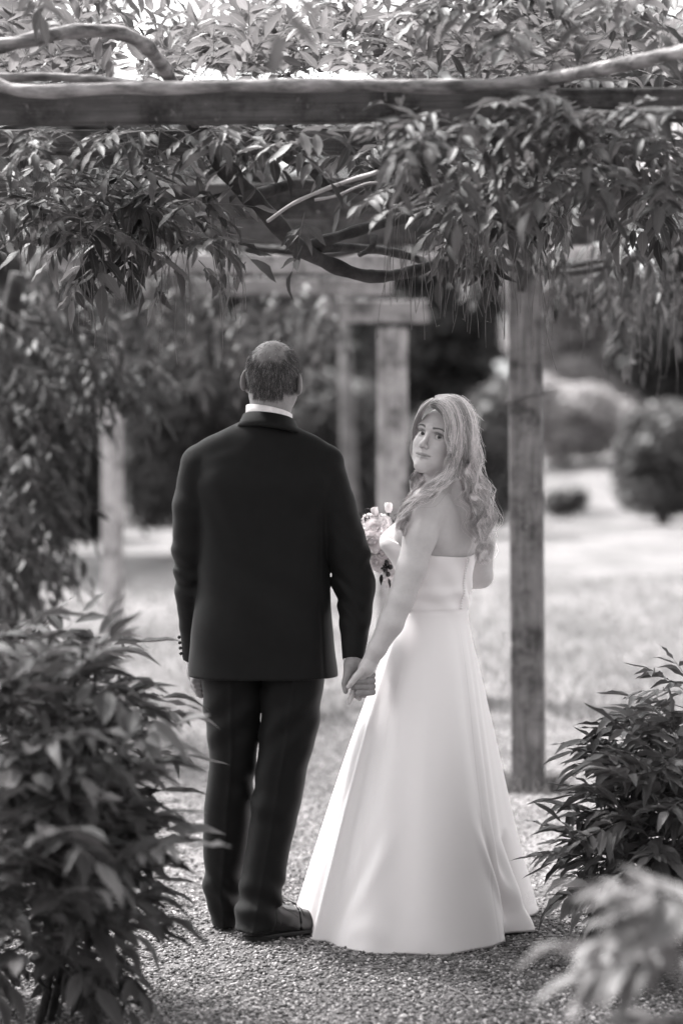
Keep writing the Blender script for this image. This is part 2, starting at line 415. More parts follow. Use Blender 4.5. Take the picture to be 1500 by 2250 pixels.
oct_v = np.array([(1, 0, 0), (0, 1, 0), (-1, 0, 0), (0, -1, 0), (0, 0, 1), (0, 0, -1)], float); oct_f = np.array([(0, 1, 4), (1, 2, 4), (2, 3, 4), (3, 0, 4), (1, 0, 5), (2, 1, 5), (3, 2, 5), (0, 3, 5)])
def stones():
    out = []
    n = 66000
    y = 5.9 + 6.6 * rng.random(n) ** 1.5
    hw = (y * 760 / FPX) + .12
    x = (rng.random(n) * 2 - 1) * hw
    sz = rng.uniform(.0036, .0078, n) * np.where(rng.random(n) < .05, 1.5, 1)
    z = .004 * np.sin(x * 5 + y * 3) + .006 * np.sin(y * 2.2) + .006 + sz * rng.uniform(-.1, .55, n)
    sc = np.stack([sz * rng.uniform(.9, 1.5, n), sz * rng.uniform(.7, 1.1, n), sz * rng.uniform(.45, .8, n)], 1)
    th = rng.uniform(0, 6.28, n); tl = rng.normal(0, .35, n)
    P = oct_v[None] * (1 + rng.uniform(-.28, .28, (n, 6, 1))) * sc[:, None, :]
    X = P[..., 0] * np.cos(tl)[:, None] - P[..., 2] * np.sin(tl)[:, None]; Zz = P[..., 0] * np.sin(tl)[:, None] + P[..., 2] * np.cos(tl)[:, None]
    Xr = X * np.cos(th)[:, None] - P[..., 1] * np.sin(th)[:, None]; Yr = X * np.sin(th)[:, None] + P[..., 1] * np.cos(th)[:, None]
    V = np.stack([Xr + x[:, None], Yr + y[:, None], Zz + z[:, None]], -1).reshape(-1, 3)
    F = (oct_f[None] + (np.arange(n) * 6)[:, None, None]).reshape(-1, 3)
    return V, F
m, nt, b = nodes('pebble'); L = nt.links.new
geo = N(nt, 'ShaderNodeNewGeometry')
L(ramp(nt, geo.outputs['Random Per Island'], [(0, .04), (.3, .12), (.7, .24), (.92, .40), (1, .6)]), b.inputs['Base Color'])
b.inputs['Roughness'].default_value = .75; b.inputs['Specular IOR Level'].default_value = .3
V, F = stones()
o = obj('gravel', mesh('gravel', V, F), m); tag(o, 'loose pale and dark pebbles covering the path around the couple', 'gravel', kind='stuff')

# short rough grass beyond the path
def grass():
    n = 26000
    y = 12.5 + 12 * rng.random(n) ** 1.4; x = (rng.random(n) * 2 - 1) * (y * 800 / FPX + .3)
    k = ~path_keep(x, y + .25); x, y = x[k], y[k]
    a = rng.uniform(0, 6.28, 700); q = rng.uniform(.06, .22, 700); x = np.concatenate([x, .77 + q * np.cos(a)]); y = np.concatenate([y, 10.2 + q * np.sin(a)]); n = len(x)
    h = rng.uniform(.02, .06, n) * np.where(np.hypot(x - .77, y - 10.2) < .3, 1.7, 1); w = rng.uniform(.003, .006, n); th = rng.uniform(0, 6.28, n)
    lx, ly = rng.normal(0, .5, n) * h, rng.normal(0, .5, n) * h; z = hill(x, y)
    V = np.stack([np.stack([x - w * np.cos(th), y - w * np.sin(th), z - .006], -1), np.stack([x + w * np.cos(th), y + w * np.sin(th), z - .006], -1), np.stack([x + lx, y + ly, z + h], -1)], 1).reshape(-1, 3)
    return V, np.arange(3 * n).reshape(-1, 3)
V, F = grass()
M_grass = leafmat('grass_blade', .08, .18, trans=.4, vein=False)
o = obj('grass', mesh('grass', V, F), M_grass); tag(o, 'short pale grass on the lawn behind the pergola', 'grass', kind='stuff')

# ------------------------------------------------------------------ pergola
perg = empty('pergola', (0, 8, 0), 'weathered timber pergola with square posts and crossbeams carrying the wisteria', 'pergola')
def timber(name, a, b, w, h, m, roll=0.0, up=Vector((0, 0, 1)), parent=perg, bev=.006):
    a, b = Vector(a), Vector(b); t = (b - a).normalized(); s = t.cross(up).normalized(); u = s.cross(t)
    if roll: q = Matrix.Rotation(roll, 3, t); s = q @ s; u = q @ u
    mb = MB(); L_ = (b - a).length
    # a timber in its own frame, x along its length, so the grain follows it
    me_o = MB().box((0, 0, 0), (L_ / 2, w / 2, h / 2), None, bev).build(name, m, parent, smooth=False)
    Mx = Matrix((t, s, u)).transposed().to_4x4(); Mx.translation = (a + b) / 2
    me_o.matrix_parent_inverse = Matrix(); me_o.matrix_basis = parent.matrix_basis.inverted() @ Mx
    return me_o
def post(px, Y, width, z1, rot, m, lean=(0, 0)):
    x = W(px, 930, Y).x
    o_ = MB().box((0, 0, 0), (width / 2, width / 2, z1 / 2 + .03), None, .007).build('post', m, perg, smooth=False)
    o_.matrix_parent_inverse = Matrix()
    o_.matrix_basis = perg.matrix_basis.inverted() @ (Matrix.Translation((x, Y, z1 / 2 - .03)) @ Matrix.Rotation(lean[1], 4, 'Y') @ Matrix.Rotation(rot, 4, 'Z'))
    return o_
ZB = CAM_H + .764
pr = post(1157, 10.2, .136, 2.32, R(-9), M_post, (0, R(-.55)))
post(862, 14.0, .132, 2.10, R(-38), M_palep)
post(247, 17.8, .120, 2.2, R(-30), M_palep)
post(-60, 10.2, .136, 2.32, R(6), M_post); post(1830, 6.6, .136, 2.32, R(4), M_post); post(-330, 6.6, .136, 2.32, R(4), M_post)
def cross(Y, z0, h, x0, x1, m, w=.05, tilt=0.0): return timber('crossbeam', (x0, Y, z0 + h / 2 - tilt), (x1, Y, z0 + h / 2 + tilt), w, h, m)
cross(6.2, ZB, .085, -1.35, 1.15, M_wood, tilt=.006)
cross(6.95, ZB + .004, .07, -1.35, .1, M_wood)
cross(9.0, ZB - .006, .13, -1.4, 1.2, M_wood)
cross(10.45, ZB + .003, .12, -1.45, 1.2, M_wood)
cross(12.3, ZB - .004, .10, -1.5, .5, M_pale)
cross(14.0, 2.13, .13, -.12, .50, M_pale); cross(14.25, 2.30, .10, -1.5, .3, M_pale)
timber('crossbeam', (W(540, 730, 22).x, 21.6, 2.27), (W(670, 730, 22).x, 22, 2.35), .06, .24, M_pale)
timber('side_beam', (1.10, 5.0, ZB + .09 + .07), (1.10, 13.8, ZB + .09 + .07), .05, .14, M_pale)
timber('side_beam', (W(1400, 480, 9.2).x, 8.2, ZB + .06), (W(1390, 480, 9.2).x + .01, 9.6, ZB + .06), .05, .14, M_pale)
timber('side_beam', (-1.30, 5.0, ZB + .10 + .07), (-1.30, 13.8, ZB + .10 + .07), .05, .14, M_wood)
# wire wound once round the post
mb = MB(); pc = W(1155, 872, 10.2); ring = []
for k in range(33):
    a = 2 * math.pi * k / 32; r = .076 / max(abs(math.cos(a + R(9))), abs(math.sin(a + R(9))))
    ring.append((pc.x + math.cos(a) * r, 10.2 + math.sin(a) * r, pc.z + .02 * math.cos(a)))
mb.tube(ring, .004, 5).build('tie_wire', M_twig, perg)
# ------------------------------------------------------------------ leaves
M_farm = leafmat('mixed_far_leaf', .055, .14, vein=False)
M_leafb = leafmat('glossy_leaf', .045, .12, rough=.42, spec=.4)
M_leafsun = leafmat('sun_painted_leaf', .09, .20, trans=.45)  # same vine's leaf, lightened: sun on the top shoots put into its colour
def leaf_mesh(name, wide, curl, wave, fold, seed):
    r = np.random.default_rng(seed)
    ts = np.array([0, .12, .3, .5, .68, .84, .94, 1.0]); prof = np.array([.05, .55, .96, 1, .74, .40, .15, .01])
    V = []; UV = []; F = []
    for i, (t, p) in enumerate(zip(ts, prof)):
        w = wide * p / 2; zz = -curl * t * t + .02 * math.sin(t * 7 + seed)
        e = fold * w + wave * math.sin(t * 17 + seed) * p; e2 = fold * w + wave * math.sin(t * 15 + seed * 2 + 1) * p
        V += [(-w, t, zz + e), (0, t, zz), (w, t, zz + e2)]; UV += [(-1, t), (0, t), (1, t)]
    for i in range(len(ts) - 1):
        a = 3 * i; F += [(a, a + 1, a + 4, a + 3), (a + 1, a + 2, a + 5, a + 4)]
    return np.array(V), np.array(F), np.array(UV)
LEAF = [leaf_mesh('leaf', .30, .10, .02, .3, 1), leaf_mesh('leaf', .34, .22, .026, .4, 2), leaf_mesh('leaf', .25, .02, .035, .2, 3), leaf_mesh('leaf', .31, .36, .022, .55, 4), leaf_mesh('leaf', .36, -.10, .024, .6, 5), leaf_mesh('leaf', .27, .28, .03, .9, 6)]

class Plant:
    def __init__(s): s.rec = []; s.stems = MB(); s.stalks = MB()
    def leaf(s, p, d, nrm, L): s.rec.append((p, d, nrm, L, rnd.randrange(len(LEAF))))
    def spray(s, o, d, L, n, size, droop=.4, upness=.6, flat=.5):
        """a pinnate leaf: a thin stalk with pairs of leaflets and one at its tip"""
        o = Vector(o); d = Vector(d).normalized()
        side = d.cross(Vector((0, 0, 1)))
        side = side.normalized() if side.length > .05 else Vector((rnd.uniform(-1, 1), rnd.uniform(-1, 1), 0)).normalized()
        side = (side + Vector((rnd.gauss(0, .25), rnd.gauss(0, .25), rnd.gauss(0, .3)))).normalized()
        pts = []; p = o.copy(); t = d.copy(); m = n // 2
        for i in range(m + 2):
            pts.append(p.copy()); p = p + t * (L / (m + 1)); t = (t + Vector((0, 0, -droop * 1.2 / (m + 1)))).normalized()
        s.stems.tube(pts, [.0016 * (1 - .6 * i / len(pts)) for i in range(len(pts))], 3, cap=False)
        for i in range(1, m + 1):
            t = (pts[i + 1] - pts[i - 1]).normalized(); f = 1 - .25 * abs(i / m - .45)
            for sg in (-1, 1):
                dd = (t * rnd.uniform(.35, .8) + side * sg * rnd.uniform(.7, 1.0) + Vector((0, 0, -droop * rnd.uniform(.2, 1.0)))).normalized()
                up = side.cross(t) * (1 if side.cross(t).z > 0 else -1)
                nn = (up * upness + Vector((0, 0, flat)) + Vector((rnd.gauss(0, .35), rnd.gauss(0, .35), rnd.gauss(0, .25)))).normalized()
                s.leaf(pts[i] + dd * .006, dd, nn, size * f * rnd.uniform(.75, 1.1))
        t = (pts[-1] - pts[-2]).normalized()
        s.leaf(pts[-1], (t + Vector((0, 0, -droop * .5))).normalized(), (side.cross(t) + Vector((0, 0, .5))).normalized(), size * rnd.uniform(.85, 1.1))
    def region(s, cx, cy, rx, ry, Y0, Y1, n, dirf, L=.2, k=9, size=.095, droop=.45, upness=.6, flat=.5):
        for _ in range(n):
            while True:
                u, v = rnd.uniform(-1, 1), rnd.uniform(-1, 1)
                if u * u + v * v <= 1: break
            Y = rnd.uniform(Y0, Y1); q = W(cx + rx * u, cy + ry * v, Y)
            if q.z < .02: q.z = rnd.uniform(.02, .1)
            s.spray(q, dirf(u, v), L * rnd.uniform(.7, 1.2), rnd.choice([k - 2, k, k + 2]), size * rnd.uniform(.7, 1.15), droop, upness, flat)
PLANTS = []
def add_plant(root, pl, m, cap=300, stem_mat=None, kind_all=False): PLANTS.append((root, pl, m, cap, stem_mat or M_twig))

def leaf_frames(rec):
    P = np.array([r[0] for r in rec]); D = np.array([r[1] for r in rec]); Nn = np.array([r[2] for r in rec])
    Nn = Nn - D * (Nn * D).sum(1, keepdims=True); Nn /= np.maximum(np.linalg.norm(Nn, axis=1, keepdims=True), 1e-6)
    X = np.cross(D, Nn); return P, D, Nn, X, np.array([r[3] for r in rec]), np.array([r[4] for r in rec])
def finish_plants():
    """the leaves that show largest become parts one by one, the rest of each plant one mass of foliage"""
    cell = 7.0; Wc, Hc = int(1500 / cell) + 1, int(2250 / cell) + 1
    zb = np.full((Wc, Hc), 1e9); owner = np.full((Wc, Hc), -1); base = 0; fr = []
    for root, pl, m, cap, sm in PLANTS:
        f = leaf_frames(pl.rec); fr.append(f); P, D, Nn, X, Ls, kd = f
        for t, sd in ((.2, 0), (.4, .1), (.4, -.1), (.6, .1), (.6, -.1), (.85, 0)):
            Q = P + D * (Ls * t)[:, None] + X * (Ls * sd)[:, None]
            px, py, dep = project(Q); ok = (px >= 0) & (px < 1500) & (py >= 0) & (py < 2250)
            for i in np.nonzero(ok)[0]:
                c = (int(px[i] / cell), int(py[i] / cell))
                if dep[i] < zb[c]: zb[c] = dep[i]; owner[c] = base + i
        base += len(pl.rec)
    cnt = np.bincount(owner[owner >= 0], minlength=base); base = 0
    ps = [mesh('leaf', v, f_, uv=u) for v, f_, u in LEAF]
    for (root, pl, m, cap, sm), (P, D, Nn, X, Ls, kd) in zip(PLANTS, fr):
        n = len(P); c = cnt[base:base + n]; base += n
        order = np.argsort(-c); big = [i for i in order[:cap] if c[i] > 0]; bigset = set(big)
        mes = []
        for me in ps:
            q = me.copy(); q.name = 'leaf'; q.materials.append(m); mes.append(q)
        inv = root.matrix_basis.inverted()
        for i in big:
            o_ = bpy.data.objects.new('leaf', mes[kd[i]]); COL.objects.link(o_); o_.parent = root
            Mx = Matrix((X[i], D[i], Nn[i])).transposed().to_4x4() @ Matrix.Scale(Ls[i], 4); Mx.translation = Vector(P[i])
            o_.matrix_basis = inv @ Mx
        rest = np.array([i for i in range(n) if i not in bigset], int)
        if len(rest):
            Vs = []; Fs = []; Us = []; nv = 0
            for k, (v, f_, u) in enumerate(LEAF):
                ii = rest[kd[rest] == k]
                if not len(ii): continue
                q = (P[ii][:, None] + Ls[ii][:, None, None] * (v[None, :, 0:1] * X[ii][:, None] + v[None, :, 1:2] * D[ii][:, None] + v[None, :, 2:3] * Nn[ii][:, None]))
                Vs.append(q.reshape(-1, 3)); Fs.append((f_[None] + (np.arange(len(ii)) * len(v))[:, None, None]).reshape(-1, 4) + nv); Us.append(np.tile(u, (len(ii), 1))); nv += len(ii) * len(v)
            o_ = obj('foliage', mesh('foliage', np.concatenate(Vs), np.concatenate(Fs), uv=np.concatenate(Us)), m, root); o_['kind'] = 'stuff'
        if pl.stems.V: pl.stems.build('leaf_stalks', sm, root)['kind'] = 'stuff'
        if pl.stalks.V: pl.stalks.build('hanging_stalks', M_stalk, root)['kind'] = 'stuff'

def J(s=.3): return Vector((rnd.gauss(0, s), rnd.gauss(0, s), rnd.gauss(0, s)))
def stem(root, pts, r0, r1, m=M_bark, name='stem', seg=10, n=7):
    q = catmull(pts, n); k = len(q); rad = [(r0 + (r1 - r0) * i / (k - 1)) * (1 + .10 * math.sin(i * .9) + rnd.uniform(-.05, .05)) for i in range(k)]
    q = q + np.array([[wob(p[0], p[1], p[2], 5, 18) * r0 * .25 for _ in range(3)] for p in q])
    return MB().tube(q, rad, seg).build(name, m, root)

# ---- the wisteria on the front of the pergola
wis = empty('wisteria_vine', (W(470, 300, 7).x, 7.0, 2.3), 'wisteria with thick twisting stems winding over the front crossbeam above the couple', 'vine')
p1 = Plant()
stem(wis, [W(-160, 120, 6.15), W(-40, 168, 6.15), W(60, 200, 6.12), W(300, 196, 6.12), W(600, 187, 6.12), W(900, 189, 6.1), W(1150, 181, 6.05), W(1320, 150, 5.95), W(1520, 108, 5.8), W(1750, 60, 5.7)], .0165, .0185)
stem(wis, [W(-160, 130, 6.25), W(-20, 104, 6.3), W(60, 88, 6.3), W(150, 68, 6.35), W(250, 66, 6.4), W(315, 92, 6.45), W(352, 132, 6.55), W(385, 190, 6.7), W(430, 270, 6.9)], .020, .019)
stem(wis, [W(-60, 176, 6.35), W(60, 168, 6.35), W(180, 172, 6.33), W(300, 186, 6.3)], .014, .010)
stem(wis, [W(425, 255, 6.9), W(450, 300, 7.0), W(482, 352, 7.05), W(530, 420, 7.15), W(590, 485, 7.25), W(645, 540, 7.35), W(720, 583, 7.5), W(800, 607, 7.55), W(890, 601, 7.65), W(950, 585, 7.8), W(985, 560, 8.0)], .034, .015, M_barkd)
stem(wis, [W(555, 270, 6.9), W(570, 300, 7.0), W(625, 345, 7.1), W(685, 375, 7.2), W(722, 410, 7.3), W(790, 420, 7.5)], .014, .015, M_barkd)
stem(wis, [W(1120, 425, 8.3), W(1020, 447, 8.0), W(900, 474, 7.8), W(800, 503, 7.6), W(730, 524, 7.5), W(660, 545, 7.4)], .021, .016, M_barkd)
stem(wis, [W(700, 545, 7.45), W(780, 545, 7.7), W(850, 553, 7.9), W(920, 570, 8.0), W(955, 592, 7.9), W(1000, 606, 8.0)], .015, .011, M_barkd)
stem(wis, [W(820, 520, 7.55), W(815, 545, 7.5), W(790, 560, 7.6)], .012, .008, M_barkd)
stem(wis, [W(235, 275, 6.7), W(280, 330, 6.8), W(320, 370, 6.9), W(345, 400, 7.0)], .009, .005, M_barkd)
stem(wis, [W(560, 430, 7.5), W(640, 405, 7.6), W(700, 402, 7.7), W(790, 400, 7.9)], .02, .014, M_barkd)
stem(wis, [W(540, 545, 9.2), W(640, 552, 9.2), W(720, 560, 9.3), W(800, 548, 9.4)], .016, .012, M_barkd)
stem(wis, [W(1155, 300, 9.6), W(1150, 420, 9.9), W(1160, 560, 10.0), W(1140, 640, 10.05)], .03, .022, M_barkd)
stem(wis, [W(1000, 600, 8.0), W(1100, 585, 8.6), W(1250, 600, 9.3), W(1420, 570, 9.6)], .014, .012, M_barkd)
stem(wis, [W(587, 487, 6.75), W(640, 450, 6.7), W(705, 420, 6.65), W(770, 396, 6.6), W(830, 378, 6.5)], .0045, .0065, M_deadstem, 'dead_stem', 6)
stem(wis, [W(690, 440, 6.65), W(740, 430, 6.65), W(800, 405, 6.6), W(850, 400, 6.6)], .004, .003, M_deadstem, 'dead_stem', 6)
dn = lambda u, v: Vector((u * .7, rnd.uniform(-1, .3), -.45)) + J()
dl = lambda u, v: Vector((rnd.uniform(-1, 1), rnd.uniform(-.9, .2), -.15)) + J(.2)
hang = lambda u, v: Vector((rnd.uniform(-.6, .6), rnd.uniform(-.6, .2), -1.0)) + J(.2)
up = lambda u, v: Vector((rnd.uniform(-.8, .8), rnd.uniform(-.7, .3), rnd.uniform(.35, 1.1)))
p1.region(190, 410, 270, 110, 6.75, 7.8, 58, dl, size=0.102, droop=.2, flat=1.3)
p1.region(260, 480, 190, 90, 6.8, 7.4, 31, dl, size=0.102, droop=.25, flat=1.2)
p1.region(290, 555, 170, 35, 6.9, 7.4, 9, hang, L=.12, k=7, size=0.102)
p1.region(600, 315, 260, 40, 7.6, 8.6, 25, dl, size=0.096, droop=.2, flat=1.2)
p1.region(500, 570, 50, 25, 6.9, 7.2, 2, hang, L=.09, k=5, size=0.078)
p1.region(690, 500, 60, 50, 6.8, 7.0, 2, hang, L=.10, k=5, size=0.096)
p1.region(800, 350, 100, 50, 6.5, 7.4, 10, dl, L=.15, size=0.096, droop=.3)
p1.region(960, 280, 120, 45, 5.75, 6.1, 11, lambda u, v: Vector((rnd.uniform(-1, .6), rnd.uniform(-.8, .1), -.3)) + J(.2), size=.1)
p1.region(1010, 390, 150, 60, 6.2, 7.5, 23, dl, size=0.102, droop=.25, flat=1.0)
p1.region(1190, 320, 240, 90, 6.0, 7.6, 53, dl, size=0.102, droop=.25, flat=1.1)
p1.region(1420, 270, 130, 120, 6.0, 7.2, 28, dl, size=0.108, droop=.25, flat=1.0)
p1.region(1200, 460, 220, 70, 7.2, 8.6, 31, hang, L=.15, size=0.096)
p1.region(1080, 545, 120, 35, 7.2, 8.0, 6, hang, L=.12, k=7, size=0.096)
p1.region(1400, 430, 90, 60, 6.7, 7.6, 5, hang, L=.14, k=7, size=0.102)
p1.region(1150, 15, 330, 35, 6.0, 7.6, 30, dl, droop=.3, flat=1.0)
for _ in range(95):                 # the leaf roof over the path, above the picture
    q = Vector((rnd.uniform(-1.6, 1.7), rnd.uniform(5.6, 13), rnd.uniform(2.6, 3.1)))
    q.y = rnd.uniform(4.6, 7.6); q.z = CAM_H + q.y * (960 + rnd.uniform(0, 260)) / FPX
    p1.spray(q, Vector((rnd.uniform(-1, 1), rnd.uniform(-1, 1), rnd.uniform(-.2, .6))), .24, 9, .1, .4)
def hangers(pl, px0, px1, py0, py1, Y0, Y1, n, l0, l1):
    for _ in range(n):
        q = W(rnd.uniform(px0, px1), rnd.uniform(py0, py1), rnd.uniform(Y0, Y1)); l = rnd.uniform(l0, l1); dx = rnd.gauss(0, .09); pts = []
        for i in range(7):
            t = i / 6; pts.append((q.x + dx * l * t + .006 * math.sin(t * 5 + q.x * 90), q.y + .004 * math.sin(t * 4), q.z - l * t))
        if rnd.random() < .35: pts.append((pts[-1][0] + rnd.uniform(-.02, .02), pts[-1][1], pts[-1][2] + .004))
        pl.stalks.tube(pts, [.0013] * 4 + [.001] * (len(pts) - 4), 3)
hangers(p1, 20, 120, 330, 420, 6.8, 7.4, 14, .15, .32)
hangers(p1, 150, 540, 440, 580, 6.8, 7.4, 46, .15, .33)
hangers(p1, 820, 1060, 450, 560, 7.0, 7.8, 34, .15, .3)
hangers(p1, 980, 1250, 480, 600, 6.9, 8.0, 46, .12, .32)
hangers(p1, 1240, 1480, 480, 640, 8.2, 9.2, 22, .15, .4)
p1.region(330, 287, 360, 10, 6.35, 6.85, 33, dl, L=.13, k=7, size=0.09, droop=.25, flat=1.2); p1.region(740, 308, 190, 20, 6.4, 6.85, 18, dl, L=.15, k=7, size=0.096, droop=.3, flat=1.1)
p1.region(1200, 238, 270, 22, 5.85, 6.1, 26, dl, L=.16, k=7, size=.09, droop=.3, flat=.9)
p1.region(1440, 400, 90, 60, 6.4, 7.4, 13, dl, size=0.102, droop=.3)
for _ in range(280):                 # unseen leaves added beyond the left edge to shade the bush and gown
    p1.spray(Vector((rnd.uniform(-2.7, -1.35), rnd.uniform(5, 9.5), rnd.uniform(2.35, 2.9))), Vector((rnd.uniform(-1, .2), rnd.uniform(-1, 1), rnd.uniform(-.3, .5))), .24, 9, .1, .4)
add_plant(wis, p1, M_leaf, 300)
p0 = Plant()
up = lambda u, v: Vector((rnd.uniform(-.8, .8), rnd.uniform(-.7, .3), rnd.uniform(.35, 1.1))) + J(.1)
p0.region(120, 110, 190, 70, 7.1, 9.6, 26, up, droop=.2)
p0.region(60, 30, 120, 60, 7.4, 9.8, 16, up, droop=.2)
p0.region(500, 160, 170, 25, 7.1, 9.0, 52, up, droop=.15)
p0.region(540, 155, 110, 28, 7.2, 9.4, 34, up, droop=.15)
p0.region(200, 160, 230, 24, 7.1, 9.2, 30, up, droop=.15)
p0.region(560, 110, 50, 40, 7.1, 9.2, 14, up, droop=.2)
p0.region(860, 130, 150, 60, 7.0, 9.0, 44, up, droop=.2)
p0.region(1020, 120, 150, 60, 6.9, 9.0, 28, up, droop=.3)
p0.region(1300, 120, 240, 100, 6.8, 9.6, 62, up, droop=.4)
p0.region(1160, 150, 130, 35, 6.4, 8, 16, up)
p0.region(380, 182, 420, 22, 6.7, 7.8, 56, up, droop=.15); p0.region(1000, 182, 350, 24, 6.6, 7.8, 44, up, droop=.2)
wt = empty('wisteria_vine', (W(600, 150, 7.6).x, 7.6, 2.5), 'wisteria shoots with sunlight painted into their pale leaves, standing up above and behind the front crossbeam', 'vine')
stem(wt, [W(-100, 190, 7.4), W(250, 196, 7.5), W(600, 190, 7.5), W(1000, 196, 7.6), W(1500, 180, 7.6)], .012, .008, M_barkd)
add_plant(wt, p0, M_leafsun, 240)

# ---- wisteria hanging from the rear of the pergola, out of focus
wl = empty('wisteria_vine', (W(40, 900, 11.6).x, 11.6, 0), 'dense leafy wisteria column hanging down beside the left edge behind the man', 'vine')
p2 = Plant()
dr = lambda u, v: Vector((.75, rnd.uniform(-.7, .2), -.75)) + J(.25)
p2.region(20, 640, 190, 70, 10.8, 12.4, 36, dr, L=.3, size=.12)
p2.region(50, 740, 170, 80, 10.8, 12.4, 46, dr, L=.3, size=.12)
p2.region(170, 800, 140, 45, 10.8, 11.8, 28, dr, L=.3, size=.12)
p2.region(30, 900, 110, 110, 10.8, 12.2, 42, dr, L=.3, size=.12)
p2.region(30, 1050, 90, 110, 10.8, 12.2, 36, dr, L=.3, size=.12)
p2.region(20, 1200, 80, 110, 10.8, 12.2, 32, dr, L=.28, size=.11)
p2.region(60, 830, 130, 130, 11.4, 12.6, 60, dr, L=.3, size=.12)
p2.region(30, 1120, 80, 170, 11.4, 12.6, 50, dr, L=.28, size=.12)
p2.region(-90, 900, 100, 300, 10.8, 12.2, 50, dr, L=.3, size=.12)
stem(wl, [W(40, 600, 11.4), W(15, 800, 11.5), W(35, 1000, 11.5), W(10, 1200, 11.4), W(30, 1420, 11.5), W(30, 1660, 11.6)], .035, .04, M_barkd)
stem(wl, [W(20, 1340, 11.2), W(40, 1240, 11.1), W(80, 1215, 11.1), W(115, 1245, 11.1), W(128, 1300, 11.1), W(110, 1360, 11.1), W(70, 1390, 11.2)], .014, .010, M_barkd, 'looped_stem')
stem(wl, [W(60, 700, 11.3), W(200, 735, 11.2), W(265, 770, 11.2), W(255, 860, 11.2)], .014, .008, M_barkd)
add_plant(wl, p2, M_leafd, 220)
wf = empty('wisteria_vine', (W(450, 650, 13.6).x, 13.6, 2.2), 'blurred wisteria drooping from the far crossbeams above the man', 'vine')
p3 = Plant()
p3.region(440, 690, 260, 50, 12.8, 14.6, 60, hang, L=.3, size=.12)
p3.region(230, 610, 230, 50, 12.6, 14.2, 40, hang, L=.3, size=.12)
p3.region(640, 660, 110, 55, 13.0, 14.5, 28, hang, L=.28, size=.12)
p3.region(300, 520, 300, 40, 12.6, 14.2, 30, dl, L=.3, size=.12)
for _ in range(70):
    p3.spray(Vector((rnd.uniform(-1.7, .9), rnd.uniform(12.4, 14.6), rnd.uniform(2.4, 3.0))), Vector((rnd.uniform(-1, 1), -.6, rnd.uniform(-.5, .6))), .3, 9, .12, .4)
stem(wf, [W(120, 560, 13.5), W(300, 590, 13.5), W(480, 600, 13.6), W(700, 590, 13.8)], .02, .012, M_barkd)
add_plant(wf, p3, M_leaf, 160)
wr = empty('wisteria_vine', (W(1380, 600, 9.4).x, 9.4, 2.2), 'loose wisteria trailing from the side beam at upper right behind the front post', 'vine')
p4 = Plant()
p4.region(1360, 570, 150, 40, 9.8, 11, 20, hang, L=.24, size=.1)
p4.region(1430, 650, 90, 50, 9.8, 11, 11, hang, L=.24, size=.1)
p4.region(1300, 540, 130, 40, 9.0, 10.2, 20, hang, L=.24, size=.1)
p4.region(1480, 540, 60, 80, 9, 10, 10, hang, L=.24, size=.1)
stem(wr, [W(1520, 520, 9.3), W(1420, 560, 9.4), W(1300, 575, 9.6), W(1190, 600, 10.0)], .015, .01, M_barkd)
hangers(p4, 1340, 1500, 640, 760, 9.0, 9.6, 10, .12, .3)
add_plant(wr, p4, M_leaf, 110)

# ---- bushes of young wisteria on either side of the path
bl = empty('wisteria_bush', (W(60, 2100, 6.3).x, 6.3, 0), 'tall leafy bush at lower left beside the man, thick with long pointed leaves', 'bush')
p5 = Plant()
rt = lambda u, v: Vector((.9 + .3 * u, rnd.uniform(-1.0, .25), .35 - .25 * v)) + J(.48)
p5.region(20, 1490, 170, 55, 5.4, 6.6, 31, rt, L=.22, size=.122, droop=.22, flat=.8)
p5.region(90, 1570, 120, 70, 5.4, 6.5, 32, rt, L=.22, size=.122, droop=.22, flat=.8)
p5.region(30, 1700, 180, 120, 5.3, 6.5, 68, rt, L=.22, size=.122, droop=.22, flat=.8)
p5.region(45, 1860, 190, 130, 5.2, 6.4, 75, rt, L=.22, size=.122, droop=.22, flat=.8)
p5.region(40, 2010, 180, 100, 5.3, 6.5, 54, rt, L=.22, size=.122, droop=.22, flat=.8)
p5.region(160, 2090, 100, 50, 5.9, 6.4, 16, lambda u, v: Vector((.6, -.5, -.4)) + J(.2), L=.16, size=.1)
p5.region(-80, 1750, 130, 350, 5.3, 6.6, 49, rt, L=.22, size=.122, droop=.22, flat=.8)
for k in range(7):
    bx = W(rnd.uniform(-80, 140), 2150, 6.3).x
    stem(bl, [(bx, 6.2 + rnd.uniform(-.2, .3), -.02), (bx + rnd.uniform(-.05, .1), 6.1, .3), (bx + rnd.uniform(-.1, .2), 6.0, .6), (bx + rnd.uniform(-.1, .3), 5.9, 1.0)], .011, .004, M_barkd, seg=6)
for px, py in ((30, 2160), (60, 2180), (110, 2190), (150, 2170)):
    q = ground_px(px, py); p5.spray(q + Vector((0, 0, .02)), Vector((.4, -.3, 1)), .12, 7, .05, .3)
add_plant(bl, p5, M_leaf, 300)
br = empty('wisteria_bush', (W(1400, 2080, 7.0).x, 7.0, 0), 'bush of glossy veined leaves at lower right, sharp in focus beside the gown', 'bush')
p6 = Plant()
lf = lambda u, v: Vector((-.9 + .3 * u, rnd.uniform(-.9, .2), .30 - .3 * v)) + J(.42)
p6.region(1500, 1570, 70, 60, 6.7, 7.2, 14, lf, L=.17, size=.115, droop=.22, flat=.8)
p6.region(1455, 1660, 90, 70, 6.6, 7.2, 26, lf, L=.17, size=.115, droop=.22, flat=.8)
p6.region(1465, 1770, 120, 80, 6.5, 7.2, 44, lf, L=.17, size=.11, droop=.22, flat=.8)
p6.region(1425, 1870, 120, 80, 6.5, 7.15, 50, lf, L=.17, size=.105, droop=.22, flat=.8)
